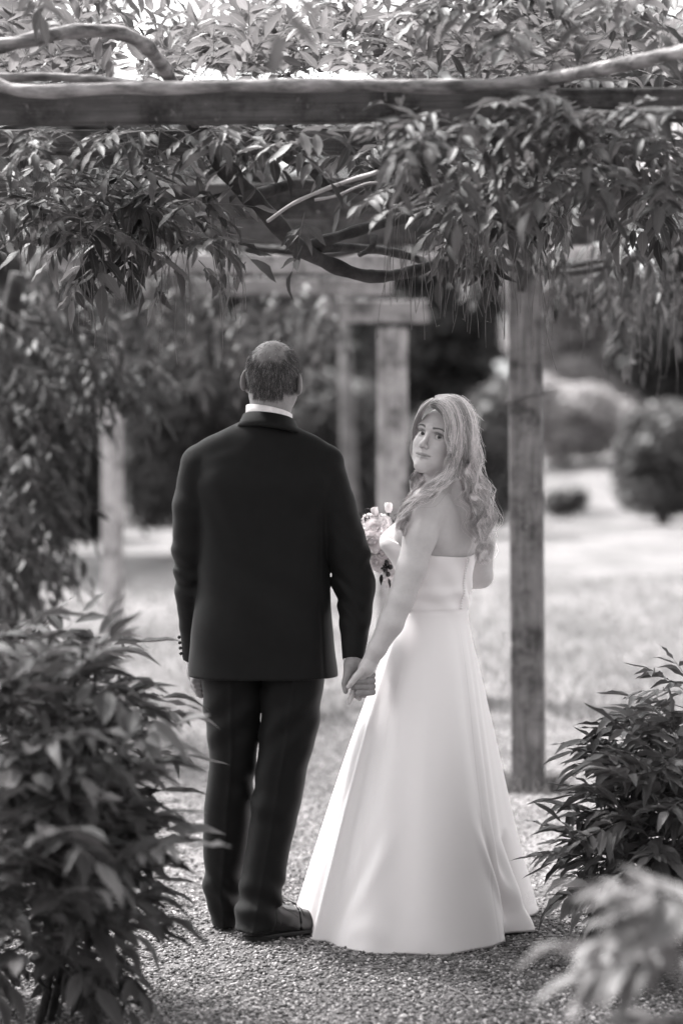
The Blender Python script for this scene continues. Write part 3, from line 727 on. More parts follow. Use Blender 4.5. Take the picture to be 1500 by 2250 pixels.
p6.region(1420, 1970, 100, 70, 6.55, 7.1, 34, lambda u, v: Vector((-.7 + .3 * u, rnd.uniform(-.9, .1), -.35)) + J(.25), L=.16, size=.105)
p6.region(1560, 1850, 110, 240, 6.5, 7.3, 50, lf, L=.18, size=.11, droop=.22, flat=.8)
p6.region(1310, 1880, 60, 40, 6.7, 7.0, 7, lf, L=.14, k=7, size=.1, droop=.22, flat=.8)
for k in range(6):
    bx = W(rnd.uniform(1330, 1520), 2070, 7.0).x
    stem(br, [(bx, 6.9 + rnd.uniform(-.1, .2), -.02), (bx + rnd.uniform(-.06, .05), 6.9, .2), (bx + rnd.uniform(-.1, .1), 6.85, .45), (bx + rnd.uniform(-.1, .1), 6.85, .7)], .009, .004, M_barkd, seg=6)
add_plant(br, p6, M_leafb, 300)
bn = empty('wisteria_bush', (W(1500, 2250, 3.75).x, 3.8, 0), 'pale heavily blurred leaves in the lower right corner, nearest the camera', 'bush')
p7 = Plant()
ln = lambda u, v: Vector((-.8 + .4 * u, rnd.uniform(-.6, .4), .25 - .3 * v)) + J(.3)
p7.region(1500, 2010, 60, 60, 3.9, 4.3, 4, ln, L=.16, k=7, size=.125)
p7.region(1490, 2130, 80, 80, 3.9, 4.3, 6, ln, L=.16, k=7, size=.125)
p7.region(1520, 2240, 90, 60, 3.9, 4.3, 6, ln, L=.16, k=7, size=.125)
for k in range(4):
    bx = W(rnd.uniform(1480, 1580), 2200, 3.8).x
    stem(bn, [(bx + .1, 3.85, -.02), (bx + .06, 3.82, .3), (bx + .02, 3.8, .55), (bx, 3.8, .8)], .008, .004, M_twig, seg=6)
add_plant(bn, p7, M_leafy, 200)
finish_plants()

# ------------------------------------------------------------------ trees and shrubs beyond the lawn
def clump_mesh(blobs, n, size, inner=.55):
    """leaf sprays through the volume of several blobs, denser towards their skins"""
    w = np.array([b_[3] * b_[4] * b_[5] for b_ in blobs]) ** .67; w /= w.sum(); pick = rng.choice(len(blobs), n, p=w)
    B = np.array(blobs)[pick]; d = rng.normal(size=(n, 3)); d /= np.linalg.norm(d, axis=1, keepdims=True)
    r = inner + (1.04 - inner) * rng.random(n) ** .6
    r = r * (1 + .16 * wob(d[:, 0] * 1 + pick, d[:, 1], d[:, 2], 3, 5))
    P = B[:, :3] + d * r[:, None] * B[:, 3:6]
    nn = d + rng.normal(0, .55, (n, 3)) + np.array([0, 0, .3]); nn /= np.linalg.norm(nn, axis=1, keepdims=True)
    t = rng.normal(size=(n, 3)); t -= nn * (t * nn).sum(1, keepdims=True); t /= np.linalg.norm(t, axis=1, keepdims=True); s = np.cross(nn, t)
    sz = size * rng.uniform(.6, 1.4, n)[:, None]
    V = np.stack([P - t * sz, P + s * sz * .45 - nn * sz * .12, P + t * sz - nn * sz * .3, P - s * sz * .45 - nn * sz * .12], 1).reshape(-1, 3)
    return V, np.arange(4 * n).reshape(-1, 4)
def tree(name, label, cat, px, Y, blobs, n, size, m, trunk=None, group=None, core=True):
    """blobs: (px, py, rx_px, ry_px, depth offset m)"""
    s = Y / FPX; x0 = W(px, 930, Y).x; z0 = float(hill(np.array(x0), np.array(float(Y))))
    root = empty(name, (x0, Y, z0), label, cat, group)
    bl_ = []
    for bx, by, rx, ry, dy in blobs:
        q = W(bx, by, Y + dy); rm = (rx + ry) / 2 * s
        bl_.append((q.x, q.y, q.z, rx * s, rm, ry * s))
    V, F = clump_mesh(bl_, n, size); o_ = obj('crown', mesh('crown', V, F, smooth=False), m, root)
    mb = MB(); top = max(b_[2] for b_ in bl_)
    tr = trunk or (.05 * (top - z0 + 1))
    mb.tube([(x0, Y, z0 - .1), (x0 + tr * .3, Y, z0 + (top - z0) * .4), (x0 - tr * .2, Y, z0 + (top - z0) * .8)], [tr, tr * .75, tr * .35], 8)
    for b_ in bl_[:6]:
        mb.tube([(x0, Y, z0 + (top - z0) * .25), ((x0 + b_[0]) / 2, (Y + b_[1]) / 2, (z0 + b_[2]) / 2 + .1), b_[:3]], [tr * .5, tr * .3, tr * .12], 5)
    mb.build('trunk', M_trunk, root)
    return root
tree('clipped_hedge', 'rounded clipped evergreen shrub at right edge on the far lawn', 'shrub', 1455, 38, [(1400, 1010, 55, 95, 0), (1470, 980, 110, 105, 0), (1580, 990, 110, 110, 0), (1450, 1080, 100, 55, -.2), (1560, 1080, 110, 55, 0)], 9000, .075, M_far, .12)
tree('shrub', 'broad leafy shrub behind the man between the left post and his shoulder', 'shrub', 400, 29, [(380, 900, 110, 110, 0), (470, 850, 110, 100, 0), (340, 1040, 70, 120, 0), (450, 1060, 100, 130, .4), (560, 1000, 90, 140, .4), (330, 850, 80, 70, 0)], 7000, .09, M_far, .1)
tree('shrub', 'bushy shrub between the man and the bride behind the middle post', 'shrub', 740, 30, [(700, 930, 90, 110, 0), (790, 960, 90, 130, 0), (740, 1080, 110, 120, 0), (860, 1060, 90, 110, .3), (650, 1060, 80, 110, 0)], 7000, .085, M_far, .1)
tree('shrub', 'dark low shrub behind the left post', 'shrub', 150, 33, [(130, 1060, 90, 130, 0), (200, 1080, 70, 110, 0), (60, 1040, 80, 150, 0), (170, 960, 60, 70, 0)], 5000, .09, M_fardark, .1)
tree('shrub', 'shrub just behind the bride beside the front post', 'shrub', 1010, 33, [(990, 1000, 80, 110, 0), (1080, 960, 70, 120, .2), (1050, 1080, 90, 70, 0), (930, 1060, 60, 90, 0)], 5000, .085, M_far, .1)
tree('shrub', 'small low shrub on the lawn right of the front post', 'shrub', 1250, 40, [(1225, 1105, 34, 30, 0), (1262, 1098, 30, 30, 0)], 900, .07, M_farm, .05)
tree('shrub', 'shrubs with sunlight painted into their pale leaves on the slope right of the front post', 'shrub', 1240, 52, [(1220, 900, 60, 60, 0), (1290, 890, 60, 50, 0), (1350, 915, 45, 45, 0), (1180, 890, 60, 70, 0), (1225, 950, 60, 40, 0), (1300, 945, 50, 36, .3), (1350, 950, 40, 30, .3), (1225, 990, 50, 26, .5), (1300, 980, 45, 26, .5)], 6000, .10, M_farsun, .08)
tree('tree', 'dark leafy tree at the left edge behind the hanging wisteria, shading the lawn', 'tree', -330, 29, [(-330, 300, 420, 420, 0), (-120, 420, 260, 300, .5), (-500, 500, 380, 380, 0), (-260, 0, 380, 300, 0), (-100, 700, 180, 220, 0), (-420, -100, 380, 380, -1)], 12000, .14, M_far, .3)
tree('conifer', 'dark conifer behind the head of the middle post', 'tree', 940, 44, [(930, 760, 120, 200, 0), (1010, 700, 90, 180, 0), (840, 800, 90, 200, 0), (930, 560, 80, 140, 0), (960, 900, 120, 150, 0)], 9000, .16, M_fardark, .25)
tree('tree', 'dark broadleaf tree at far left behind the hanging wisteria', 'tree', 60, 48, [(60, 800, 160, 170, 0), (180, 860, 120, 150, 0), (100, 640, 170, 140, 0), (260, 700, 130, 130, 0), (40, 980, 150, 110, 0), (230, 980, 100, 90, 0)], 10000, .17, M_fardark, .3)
tree('tree', 'tall tree with mid grey foliage above the far shrub line behind the man', 'tree', 420, 56, [(420, 700, 170, 130, 0), (560, 760, 150, 140, 0), (330, 800, 150, 120, 0), (500, 560, 150, 120, 0), (680, 700, 130, 150, 0), (620, 880, 160, 110, 0)], 10000, .18, M_far, .3)
tree('tree', 'pale grey blurred tree right of the front post', 'tree', 1230, 62, [(1220, 720, 110, 110, 0), (1290, 640, 110, 110, 0), (1180, 600, 120, 120, 0), (1330, 770, 80, 80, 0), (1230, 820, 100, 60, 0)], 7000, .17, M_farsun, .22)
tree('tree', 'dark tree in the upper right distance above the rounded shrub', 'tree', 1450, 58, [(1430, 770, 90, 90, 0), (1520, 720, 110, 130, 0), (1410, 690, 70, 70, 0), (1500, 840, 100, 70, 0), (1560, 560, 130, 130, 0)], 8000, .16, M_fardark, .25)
tree('tree', 'tall distant trees filling the sky behind the front crossbeam', 'tree', 900, 78, [(40, 200, 220, 170, 0), (330, 275, 210, 110, 0), (520, 260, 120, 80, 0), (1020, 190, 210, 150, 0), (1270, 150, 250, 200, 0), (1490, 250, 220, 220, 0), (760, 290, 150, 70, 0), (820, 420, 190, 170, 0), (1050, 380, 210, 170, 0), (1250, 420, 180, 170, 0), (930, 560, 240, 130, 0), (1150, 560, 200, 120, 0), (700, 520, 160, 140, 0)], 17000, .3, M_farm, .4)
tree('tree', 'tall distant tree showing between the stems at upper left', 'tree', 260, 80, [(160, 400, 230, 180, 0), (400, 420, 200, 160, 0), (300, 560, 240, 120, 0), (80, 560, 200, 140, 0), (560, 480, 150, 130, 0)], 9000, .3, M_far, .4)
# a bare grey trunk left of the middle post
M_trunkd = noisemat('muted_bark', .07, .2, scale=6, rough=.9, spec=.1, bump=.8, bscale=12, bdist=.02)  # darker than the other tree bark, so this trunk stands out less
gt = empty('bare_trunk', (W(763, 900, 26).x, 26, 0), 'slim pale bare trunk left of the middle post', 'tree')
MB().tube([(gt.location.x + .05, 26, -.05), (gt.location.x + .02, 26, .9), (gt.location.x, 26, 1.8), (gt.location.x - .06, 26, 2.9)], [.11, .09, .08, .05], 10).build('trunk', M_barkd if False else M_trunkd, gt)
MB().tube([(gt.location.x, 26, 2.0), (gt.location.x - .12, 26, 2.5), (gt.location.x - .3, 26, 3.0)], [.04, .03, .02], 7).build('limb', M_trunk, gt)
tree('shrub', 'long low bank of mixed shrubs closing the lawn behind the couple', 'shrub', 860, 37, [(x_, 1080 + rnd.uniform(-25, 25), rnd.uniform(70, 110), rnd.uniform(70, 110), rnd.uniform(-.5, .5)) for x_ in range(330, 1120, 75)] + [(x_, 980 + rnd.uniform(-40, 40), rnd.uniform(60, 110), rnd.uniform(60, 110), 1.2 + rnd.uniform(-.5, .5)) for x_ in range(300, 1100, 90)], 13000, .09, M_farm, .08)
tree('shrub', 'bushes high on the bank at the right, sunlight painted into their pale leaves', 'shrub', 1330, 60, [(1180, 960, 60, 45, 0), (1150, 900, 60, 60, 0), (1400, 870, 60, 50, .5), (1330, 840, 60, 45, 1), (1250, 820, 70, 45, 1), (1440, 830, 60, 45, 1)], 3600, .11, M_farsun, .08)
# far wood and sides, plus an unseen arc added behind the camera to cut sky light
V, F = clump_mesh([(x_, 110 + rnd.uniform(-8, 8), rnd.uniform(1.5, 5), 7, 4, rnd.uniform(4, 7)) for x_ in np.linspace(-46, 46, 16)] + [(22 * math.sin(a_), -4 + 22 * math.cos(a_), rnd.uniform(2, 4), 5, 5, rnd.uniform(4, 6)) for a_ in np.linspace(1.9, 4.4, 13)] + [(sg * rnd.uniform(44, 56), y_, rnd.uniform(1.5, 4.5), 5, 7, rnd.uniform(4, 6.5)) for sg in (-1, 1) for y_ in range(-6, 106, 12)], 40000, .42)
o = obj('woodland', mesh('woodland', V, F, smooth=False), M_far); tag(o, 'far wood closing the view beyond the lawn, with unseen trees added behind the camera to cut sky light', 'woodland', kind='stuff')
# ------------------------------------------------------------------ skin, cloth, hair
def tonemat(name, base, rough, spec, sss=0.0, sheen=0.0, bump=None, mottle=0.0):
    """base colour scaled by the 'tone' each vertex carries (lips, brows, stubble, strand to strand)"""
    m, nt, b = nodes(name); L = nt.links.new
    at = N(nt, 'ShaderNodeAttribute', attribute_name='tone')
    mx = N(nt, 'ShaderNodeMix', data_type='RGBA', blend_type='MULTIPLY'); mx.inputs[0].default_value = 1; mx.inputs[6].default_value = g(base)
    L(at.outputs['Fac'], mx.inputs[7]); res = mx.outputs[2]
    if mottle:                             # uneven skin
        tc = N(nt, 'ShaderNodeTexCoord'); n = N(nt, 'ShaderNodeTexNoise', Scale=55, Detail=8, Roughness=.75); L(tc.outputs['Object'], n.inputs['Vector'])
        m2 = N(nt, 'ShaderNodeMix', data_type='RGBA', blend_type='MULTIPLY'); m2.inputs[0].default_value = 1; L(res, m2.inputs[6]); L(ramp(nt, n.outputs[0], [(.3, 1 - mottle), (.62, 1.0)], True), m2.inputs[7]); res = m2.outputs[2]
    L(res, b.inputs['Base Color'])
    b.inputs['Roughness'].default_value = rough; b.inputs['Specular IOR Level'].default_value = spec
    if sss: b.inputs['Subsurface Weight'].default_value = sss; b.inputs['Subsurface Radius'].default_value = (.006, .005, .005); b.inputs['Subsurface Scale'].default_value = .5
    if sheen: b.inputs['Sheen Weight'].default_value = sheen
    if bump:
        tc = N(nt, 'ShaderNodeTexCoord'); n = N(nt, 'ShaderNodeTexNoise', Scale=bump[0], Detail=4); L(tc.outputs['Object'], n.inputs['Vector'])
        bp = N(nt, 'ShaderNodeBump', Strength=bump[1], Distance=.001); L(n.outputs[0], bp.inputs['Height']); L(bp.outputs[0], b.inputs['Normal'])
    return m
M_skin = tonemat('fair_skin', .52, .48, .35, sss=.12, bump=(420, .3), mottle=.10)
M_skinm = tonemat('ruddy_skin', .27, .5, .35, sss=.1, bump=(320, .4), mottle=.28)
M_eye = tonemat('eye', .62, .08, .5)
M_blonde = tonemat('blonde_hair', .96, .33, .7)
M_dark_hair = tonemat('dark_hair', .16, .42, .5)
M_lash = noisemat('lash', .015, .03, rough=.5)
def clothmat(name, v, rough, sheen, wscale=900, spec=.2):
    m, nt, b = nodes(name); L = nt.links.new
    tc = N(nt, 'ShaderNodeTexCoord'); n = N(nt, 'ShaderNodeTexNoise', Scale=40, Detail=5); L(tc.outputs['Object'], n.inputs['Vector'])
    L(ramp(nt, n.outputs[0], [(.3, v * .85), (.7, v * 1.15)]), b.inputs['Base Color'])
    b.inputs['Roughness'].default_value = rough; b.inputs['Sheen Weight'].default_value = sheen; b.inputs['Sheen Roughness'].default_value = .4; b.inputs['Specular IOR Level'].default_value = spec
    w = N(nt, 'ShaderNodeTexWave', Scale=wscale / 6.28, Distortion=2.0); L(tc.outputs['Object'], w.inputs['Vector'])
    bp = N(nt, 'ShaderNodeBump', Strength=.15, Distance=.0004); L(w.outputs[0], bp.inputs['Height']); L(bp.outputs[0], b.inputs['Normal'])
    return m
M_suit = clothmat('dark_suiting', .0058, .68, .035, spec=.18)
M_shirt = clothmat('white_shirt', .80, .7, .1)
M_satin, nt, b = nodes('ivory_satin')
tc = N(nt, 'ShaderNodeTexCoord'); n = N(nt, 'ShaderNodeTexNoise', Scale=9, Detail=3); nt.links.new(tc.outputs['Object'], n.inputs['Vector'])
bp = N(nt, 'ShaderNodeBump', Strength=.12, Distance=.01); nt.links.new(n.outputs[0], bp.inputs['Height']); nt.links.new(bp.outputs[0], b.inputs['Normal'])
b.inputs['Base Color'].default_value = g(.80); b.inputs['Roughness'].default_value = .42; b.inputs['Specular IOR Level'].default_value = .45; b.inputs['Sheen Weight'].default_value = .15
M_shoe = noisemat('black_leather', .010, .016, scale=30, rough=.26, spec=.5, bump=.06, bscale=200, bdist=.001)
M_sole = noisemat('shoe_sole', .012, .02, rough=.6)
M_lace = noisemat('lace', .008, .012, rough=.7)
M_metal, nt, b = nodes('ring_metal'); b.inputs['Base Color'].default_value = g(.8); b.inputs['Metallic'].default_value = 1; b.inputs['Roughness'].default_value = .2

def sphere(c, r, seg=10, rings=7, sc=(1, 1, 1)):
    V = []; F = []
    for i in range(rings + 1):
        a = math.pi * i / rings
        for k in range(seg):
            p = 2 * math.pi * k / seg; V.append((c[0] + r * sc[0] * math.sin(a) * math.cos(p), c[1] + r * sc[1] * math.sin(a) * math.sin(p), c[2] + r * sc[2] * math.cos(a)))
    for i in range(rings):
        for k in range(seg): F.append((i * seg + k, (i + 1) * seg + k, (i + 1) * seg + (k + 1) % seg, i * seg + (k + 1) % seg))
    return np.array(V), np.array(F)

# ---- heads: x to the person's right, y forward, z up, origin between the ears
EYE_X, EYE_Y, EYE_Z, EYE_R = .0305, .0715, .011, .0122
def head_sdf(female, h=.0024):
    s = SDF((-.105, -.125, -.21), (.105, .135, .135), h); q = 1.0 if not female else .97; JZ = -.086 if female else -.1; MZ = .0065 if female else 0
    s.ell((0, -.014, .034), (.074, .094, .085), 0)
    s.ell((0, .034, .028), (.064, .052, .062), .02)
    s.ell((0, .028, -.030), ((.0575 if female else .0615), .060, .074), .02)
    for sg in (-1, 1):
        s.cone((sg * .050 * q, .004, -.044), (sg * .013, .067, JZ + .002), .020 * q, .017, .02)
        s.ell((sg * .035, .058, -.022), (.0235, .025, .024), .02); s.ell((sg * .033, .046, -.052), ((.020 if female else .0245), .025, .023), .02)
        s.cone((sg * .010, .088, .031), (sg * .047, .071, .033), .006, .005, .02)
    s.ell((0, .070, JZ), (.019 * q, .017, .016), .018)
    s.ell((0, .064, -.058 + MZ), (.030, .022, .024), .02)
    for sg in (-1, 1):
        s.ell((sg * .0305, .0925, .010), (.0165, .013, .0115), .014, 's')
        s.ell((sg * EYE_X, EYE_Y, EYE_Z), (.0142, .0142, .0142), .004)
        s.ell((sg * (EYE_X + .0005), EYE_Y + .0125, EYE_Z - .0005), (.0138, .014, .0056), .0015, 's', Matrix.Rotation(sg * -.10, 4, 'Y'))
        s.cone((sg * (EYE_X - .015), EYE_Y + .011, EYE_Z + .004), (sg * EYE_X, EYE_Y + .0150, EYE_Z + .0075), .002, .0024, .003)
        s.cone((sg * EYE_X, EYE_Y + .0150, EYE_Z + .0075), (sg * (EYE_X + .0155), EYE_Y + .006, EYE_Z + .0035), .0024, .002, .003)
    nw = .9 if female else 1.1
    s.cone((0, .084, .016), (0, .1045, -.022), .0070, .0085 * nw, .010)
    s.ell((0, .1065, -.025), (.0098 * nw, .0095, .0088), .008)
    for sg in (-1, 1):
        s.ell((sg * .0115 * nw, .096, -.0285), (.0066, .0085, .0066), .006)
        s.ell((sg * .0058, .1015, -.0345), (.0034, .0050, .0030), .002, 's')
    lip = 1.0 if female else .8
    for sg in (-1, 1):
        s.cone((sg * .0275, .0770, -.0592 + MZ), (sg * .004, .0900, -.0580 + MZ), .0022 * lip, .0042 * lip, .005)
        s.cone((sg * .0245, .0770, -.0622 + MZ), (0, .0885, -.0690 + MZ), .0022 * lip, .0052 * lip, .005)
        s.cone((sg * .0295, .0780, -.0590 + MZ), (0, .0955, -.0634 + MZ), .0009, .0012, .0012, 's')
    s.cone((0, .098, -.040), (0, .0985, -.050), .0018, .0022, .004, 's')
    nr = .0475 if female else .060
    s.cone((0, -.030 if female else -.022, -.045), (0, -.046 if female else -.040, -.20), nr, nr * 1.06, .018 if female else .03)
    for sg in (-1, 1):
        er = Matrix.Rotation(sg * .50, 4, 'Z') @ Matrix.Rotation(-.18, 4, 'X')
        s.ell((sg * .0815, -.014, -.002), (.0075, .0195, .0325), .006, 'u', er)
        s.ell((sg * .0895, -.006, .001), (.006, .0125, .022), .003, 's', er)
        s.ell((sg * .0755, -.002, -.030), (.0065, .008, .010), .006)
    V, F = s.net(); return V, F
def head_tone(V, female):
    x, y, z = np.abs(V[:, 0]), V[:, 1], V[:, 2]; t = np.ones(len(V))
    def spot(c, r, amt, p=2):
        d = ((x - c[0]) / r[0]) ** 2 + ((y - c[1]) / r[1]) ** 2 + ((z - c[2]) / r[2]) ** 2
        return 1 - amt * np.exp(-d ** p)
    if female:
        t *= spot((0, .086, -.0520), (.029, .022, .0042), .45, 3) * spot((0, .086, -.0615), (.023, .022, .0050), .38, 3)
        t *= spot((EYE_X, .085, EYE_Z + .0078), (.0175, .03, .0056), .66) * spot((EYE_X + .012, .08, EYE_Z + .003), (.007, .03, .006), .35)
        t *= spot((EYE_X, .085, EYE_Z - .007), (.014, .02, .003), .22)
        lz = -.0566 + 3.6 * x ** 2; t *= 1 - .62 * np.exp(-((z - lz) / .0016) ** 2) * (x < .027) * (y > .06)  # shade in the crease between the lips, painted into the tone
        t *= spot((.0058, .1, -.0345), (.0045, .01, .0032), .5)  # nostril shade painted into the tone
        t *= spot((.046, .06, -.028), (.02, .03, .02), .10)
    else:
        t *= spot((0, .092, -.058), (.02, .02, .005), .3, 3) * spot((0, .092, -.069), (.018, .02, .006), .3, 3)
    return t
def eyeball(c, gaze):
    angs = [0, 8, 15, 16.5, 24, 29, 31, 36, 50, 80, 120, 180]; tone = [.02, .02, .02, .10, .14, .07, .30, 1, 1, 1, 1, 1]
    gz = Vector(gaze).normalized(); u = gz.orthogonal().normalized(); v = gz.cross(u); V = []; F = []; T = []
    for a, tn in zip(angs, tone):
        for k in range(20):
            p = 2 * math.pi * k / 20; V.append(Vector(c) + EYE_R * (gz * math.cos(R(a)) + (u * math.cos(p) + v * math.sin(p)) * math.sin(R(a)))); T.append(tn)
    for i in range(len(angs) - 1):
        for k in range(20): F.append((i * 20 + k, (i + 1) * 20 + k, (i + 1) * 20 + (k + 1) % 20, i * 20 + (k + 1) % 20))
    return np.array(V), np.array(F), np.array(T)
def strands(paths, rad, tones, taper=.35):
    """paths (n,m,3): hairs as three-sided tubes, quads"""
    P = np.asarray(paths, float); n, m, _ = P.shape
    T = np.gradient(P, axis=1); T /= np.maximum(np.linalg.norm(T, axis=2, keepdims=True), 1e-9)
    ref = np.where(np.abs(T[..., 2:3]) > .9, np.array([1., 0, 0]), np.array([0, 0, 1.])); A = np.cross(T, ref); A /= np.maximum(np.linalg.norm(A, axis=2, keepdims=True), 1e-9); B = np.cross(T, A)
    w = np.linspace(1, taper, m)[None, :, None] * rad
    V = np.stack([P + w * (A * math.cos(a) + B * math.sin(a)) for a in (0, 2.094, 4.189)], 2).reshape(-1, 3)
    i, j, k = np.meshgrid(np.arange(n), np.arange(m - 1), np.arange(3), indexing='ij'); b_ = (i * m + j) * 3
    F = np.stack([b_ + k, b_ + (k + 1) % 3, b_ + 3 + (k + 1) % 3, b_ + 3 + k], -1).reshape(-1, 4)
    return V, F, np.repeat(np.asarray(tones), m * 3)
def xf(V, Mx): return np.asarray(V) @ np.array(Mx.to_3x3()).T + np.array(Mx.translation)
def band(ctr, prof, rx, ry, a0, a1, tilt=(0, 0), n=40):
    """a strip swept round the neck; prof = closed list of (extra radius, z), tilt lifts z along x and y"""
    V = []; F = []; k = len(prof)
    for i in range(n + 1):
        a = a0 + (a1 - a0) * i / n
        for e, z in prof:
            x, y = (rx + e) * math.cos(a), (ry + e) * math.sin(a); V.append((ctr[0] + x, ctr[1] + y, ctr[2] + z + tilt[0] * x + tilt[1] * y))
    for i in range(n):
        for j in range(k): F.append((i * k + j, i * k + (j + 1) % k, (i + 1) * k + (j + 1) % k, (i + 1) * k + j))
    return np.array(V), np.array(F)
def orient(V, F):
    """make faces look outward from the middle of the piece"""
    c = V.mean(0); q = V[F]; nn = np.cross(q[:, 1] - q[:, 0], q[:, 2] - q[:, 0])
    if (nn * (q.mean(1) - c)).sum() < 0: F = F[:, ::-1]
    return V, F

# ================================================================== the man
YM = 7.25
man = empty('person', (W(578, 1500, YM).x, YM, 0), 'balding man in a dark suit seen from behind, holding hands with the woman', 'person')
# jacket
zt = lambda py: W(0, py, YM).z
def tab(rows, Y=YM):
    rows = sorted(rows, key=lambda r: -r[0]); z = [W(0, r[0], Y).z for r in rows]
    cx = [(W(r[1], r[0], Y).x + W(r[2], r[0], Y).x) / 2 for r in rows]; a = [(W(r[2], r[0], Y).x - W(r[1], r[0], Y).x) / 2 for r in rows]
    return z, cx, a
JT = [(1486, 414, 744), (1440, 416, 739), (1400, 421, 734), (1345, 430, 729), (1290, 436, 725), (1215, 437, 723), (1130, 428, 728), (1060, 420, 738), (1010, 436, 716), (975, 500, 660), (950, 530, 625)]
z, cx, a = tab(JT); bdep = [.150, .146, .140, .130, .122, .116, .118, .114, .100, .075, .06]
def wm(px, py, Y): return tuple(W(px, py, Y))
j = SDF((-.56, 6.98, .76), (.16, 7.50, 1.62), .0046)
j.loft(z, cx, [YM + .01, YM + .01, YM + .005, YM, YM, YM, YM + .005, YM, YM + .01, YM + .01, YM + .01], a, bdep, 0, p=2.35)
for sg, sh in ((-1, (438, 1027)), (1, (713, 1027))):
    j.cone(wm(576, 985, YM + .01), wm(*sh, YM + .01), .088, .054, .03)
    j.cone(wm(576 + sg * 55, 976, YM + .01), wm(576 + sg * 140, 1003, YM + .008), .050, .037, .03)
    j.cone(wm(576 - sg * -16, 962, YM + .01), wm(576 + sg * 98, 992, YM + .01), .052, .044, .03)
    j.cone(wm(576 + sg * 105, 1006, YM + .005), wm(576 + sg * 154, 1010, YM + .005), .040, .031, .014)          # shoulder blades
SLL = [wm(437, 1024, YM + .01), wm(424, 1110, YM + .01), wm(421, 1210, YM + .02), wm(423, 1300, YM + .05), wm(428, 1380, YM + .09), wm(431, 1444, YM + .12)]
SLR = [wm(714, 1024, YM + .01), wm(736, 1110, YM), wm(763, 1210, YM - .01), wm(779, 1290, YM - .015), wm(780, 1370, YM - .06), wm(776, 1448, YM - .10)]
RL = [.0555, .0600, .0570, .0520, .0450, .0400]; RR = [.0555, .0610, .0640, .0610, .0440, .0340]
sl = SDF(j.lo, (.16, 7.50, 1.62), .0046); sl.chain(SLL, RL, .012); sl.chain(SLR, RR, .012)
def sleeve_folds(x, y, zz):
    e = zt(1275); near = np.exp(-((zz - e) / .14) ** 2)
    return .0048 * near * np.sin(zz * 105 + x * 50 + 2.2 * np.sin(x * 40 + y * 28)) * (.5 + .5 * np.sin(zz * 26 + x * 30)) + .0016 * wob(x, y, zz, 21, 55)
sl.disp(sleeve_folds)
cutL = zt(1452)
for c in (SLL, SLR):   # flat cuffs
    e = np.array(c[-1]); dv = np.array(c[-1]) - np.array(c[-2]); dv /= np.linalg.norm(dv)
    sl.op(lambda X, Y, Z, e=e, dv=dv: np.where((X - e[0]) ** 2 + (Y - e[1]) ** 2 + (Z - e[2]) ** 2 < .085 ** 2, -((X - e[0]) * dv[0] + (Y - e[1]) * dv[1] + (Z - e[2]) * dv[2] - .004), 1.0), e - .09, e + .09, 0, 's')
xs_c = W(577, 1200, YM).x
def jack_folds(x, y, zz):
    back = 1 / (1 + np.exp((y - YM + .02) / .01)); u = (zz - .8) / .7
    seam = .0009 * np.exp(-((x - xs_c + .004 * np.sin(zz * 4)) / .0036) ** 2) * back * (zz < zt(945))
    side = .0012 * np.exp(-((x - W(703, 1300, YM).x - .05 * (1.05 - zz) * (zz < 1.05)) / .0036) ** 2) * back * (zz < zt(1130))
    pull = .0046 * back * np.sin((x - xs_c) * 24 + zz * 30) * np.exp(-((zz - zt(1330)) / .10) ** 2) + .0026 * back * np.sin(np.abs(x - xs_c) * 55 - zz * 34) * np.exp(-((zz - zt(1110)) / .09) ** 2) * np.exp(-((np.abs(x - xs_c) - .13) / .05) ** 2)
    return seam + side + pull + .0030 * wob(x, y * .6, zz * .7, 8, 14) + .0012 * wob(x, y, zz, 9, 45)
j.disp(jack_folds)
t_ = np.clip(.5 + .5 * (sl.d - j.d) / .007, 0, 1); j.d = sl.d * (1 - t_) + j.d * t_ - .007 * t_ * (1 - t_)
j.op(lambda X, Y, Z: (((X - W(590, 900, YM).x) / .064) ** 2 + ((Y - YM - .028) / .062) ** 2 - 1) * .03 + 0 * Z, (-.4, 7.1, 1.45), (0, 7.4, 1.62), .004, 's')
V, F = j.net(); jo = obj('suit_jacket', mesh('suit_jacket', V, F), M_suit, man)
nk = (W(591, 900, YM).x, YM + .022, 0)
# jacket collar and shirt collar lie tilted: higher at the nape, lower to the right
zc = zt(943)
V, F = orient(*band((nk[0], nk[1], zc), [(.000, .034), (.004, .037), (.009, .034), (.021, .008), (.036, -.011), (.026, -.013), (.004, .0)], .069, .067, R(150), R(390), (-.12, -.20)))
obj('collar', mesh('collar', V, F), M_suit, jo)
V, F = orient(*band((nk[0], nk[1], zt(913)), [(-.006, -.02), (-.004, .0165), (-.0015, .018), (.002, .016), (.004, -.02)], .0675, .066, R(135), R(405), (-.20, -.16)))
obj('shirt_collar', mesh('shirt_collar', V, F), M_shirt, man)
for c in (SLL, SLR):
    e = Vector(c[-1]); dv = (Vector(c[-1]) - Vector(c[-2])).normalized(); r = RL[-1] if c is SLL else RR[-1]
    MB().tube([e - dv * .02, e + dv * .006, e + dv * .0115], [r - .004, r - .0045, r - .006], 20).build('shirt_cuff', M_shirt, man)
mb = MB()
for k in range(4):
    v, f = sphere(wm(394 + k * 1.2, 1400 + k * 12, YM + .10), .0055, 8, 5); b0 = len(mb.V); mb.V += [Vector(p) for p in v]; mb.UV += [(0, 0)] * len(v); mb.F += [tuple(int(i) + b0 for i in q) for q in f]
mb.build('cuff_buttons', M_sole, jo)

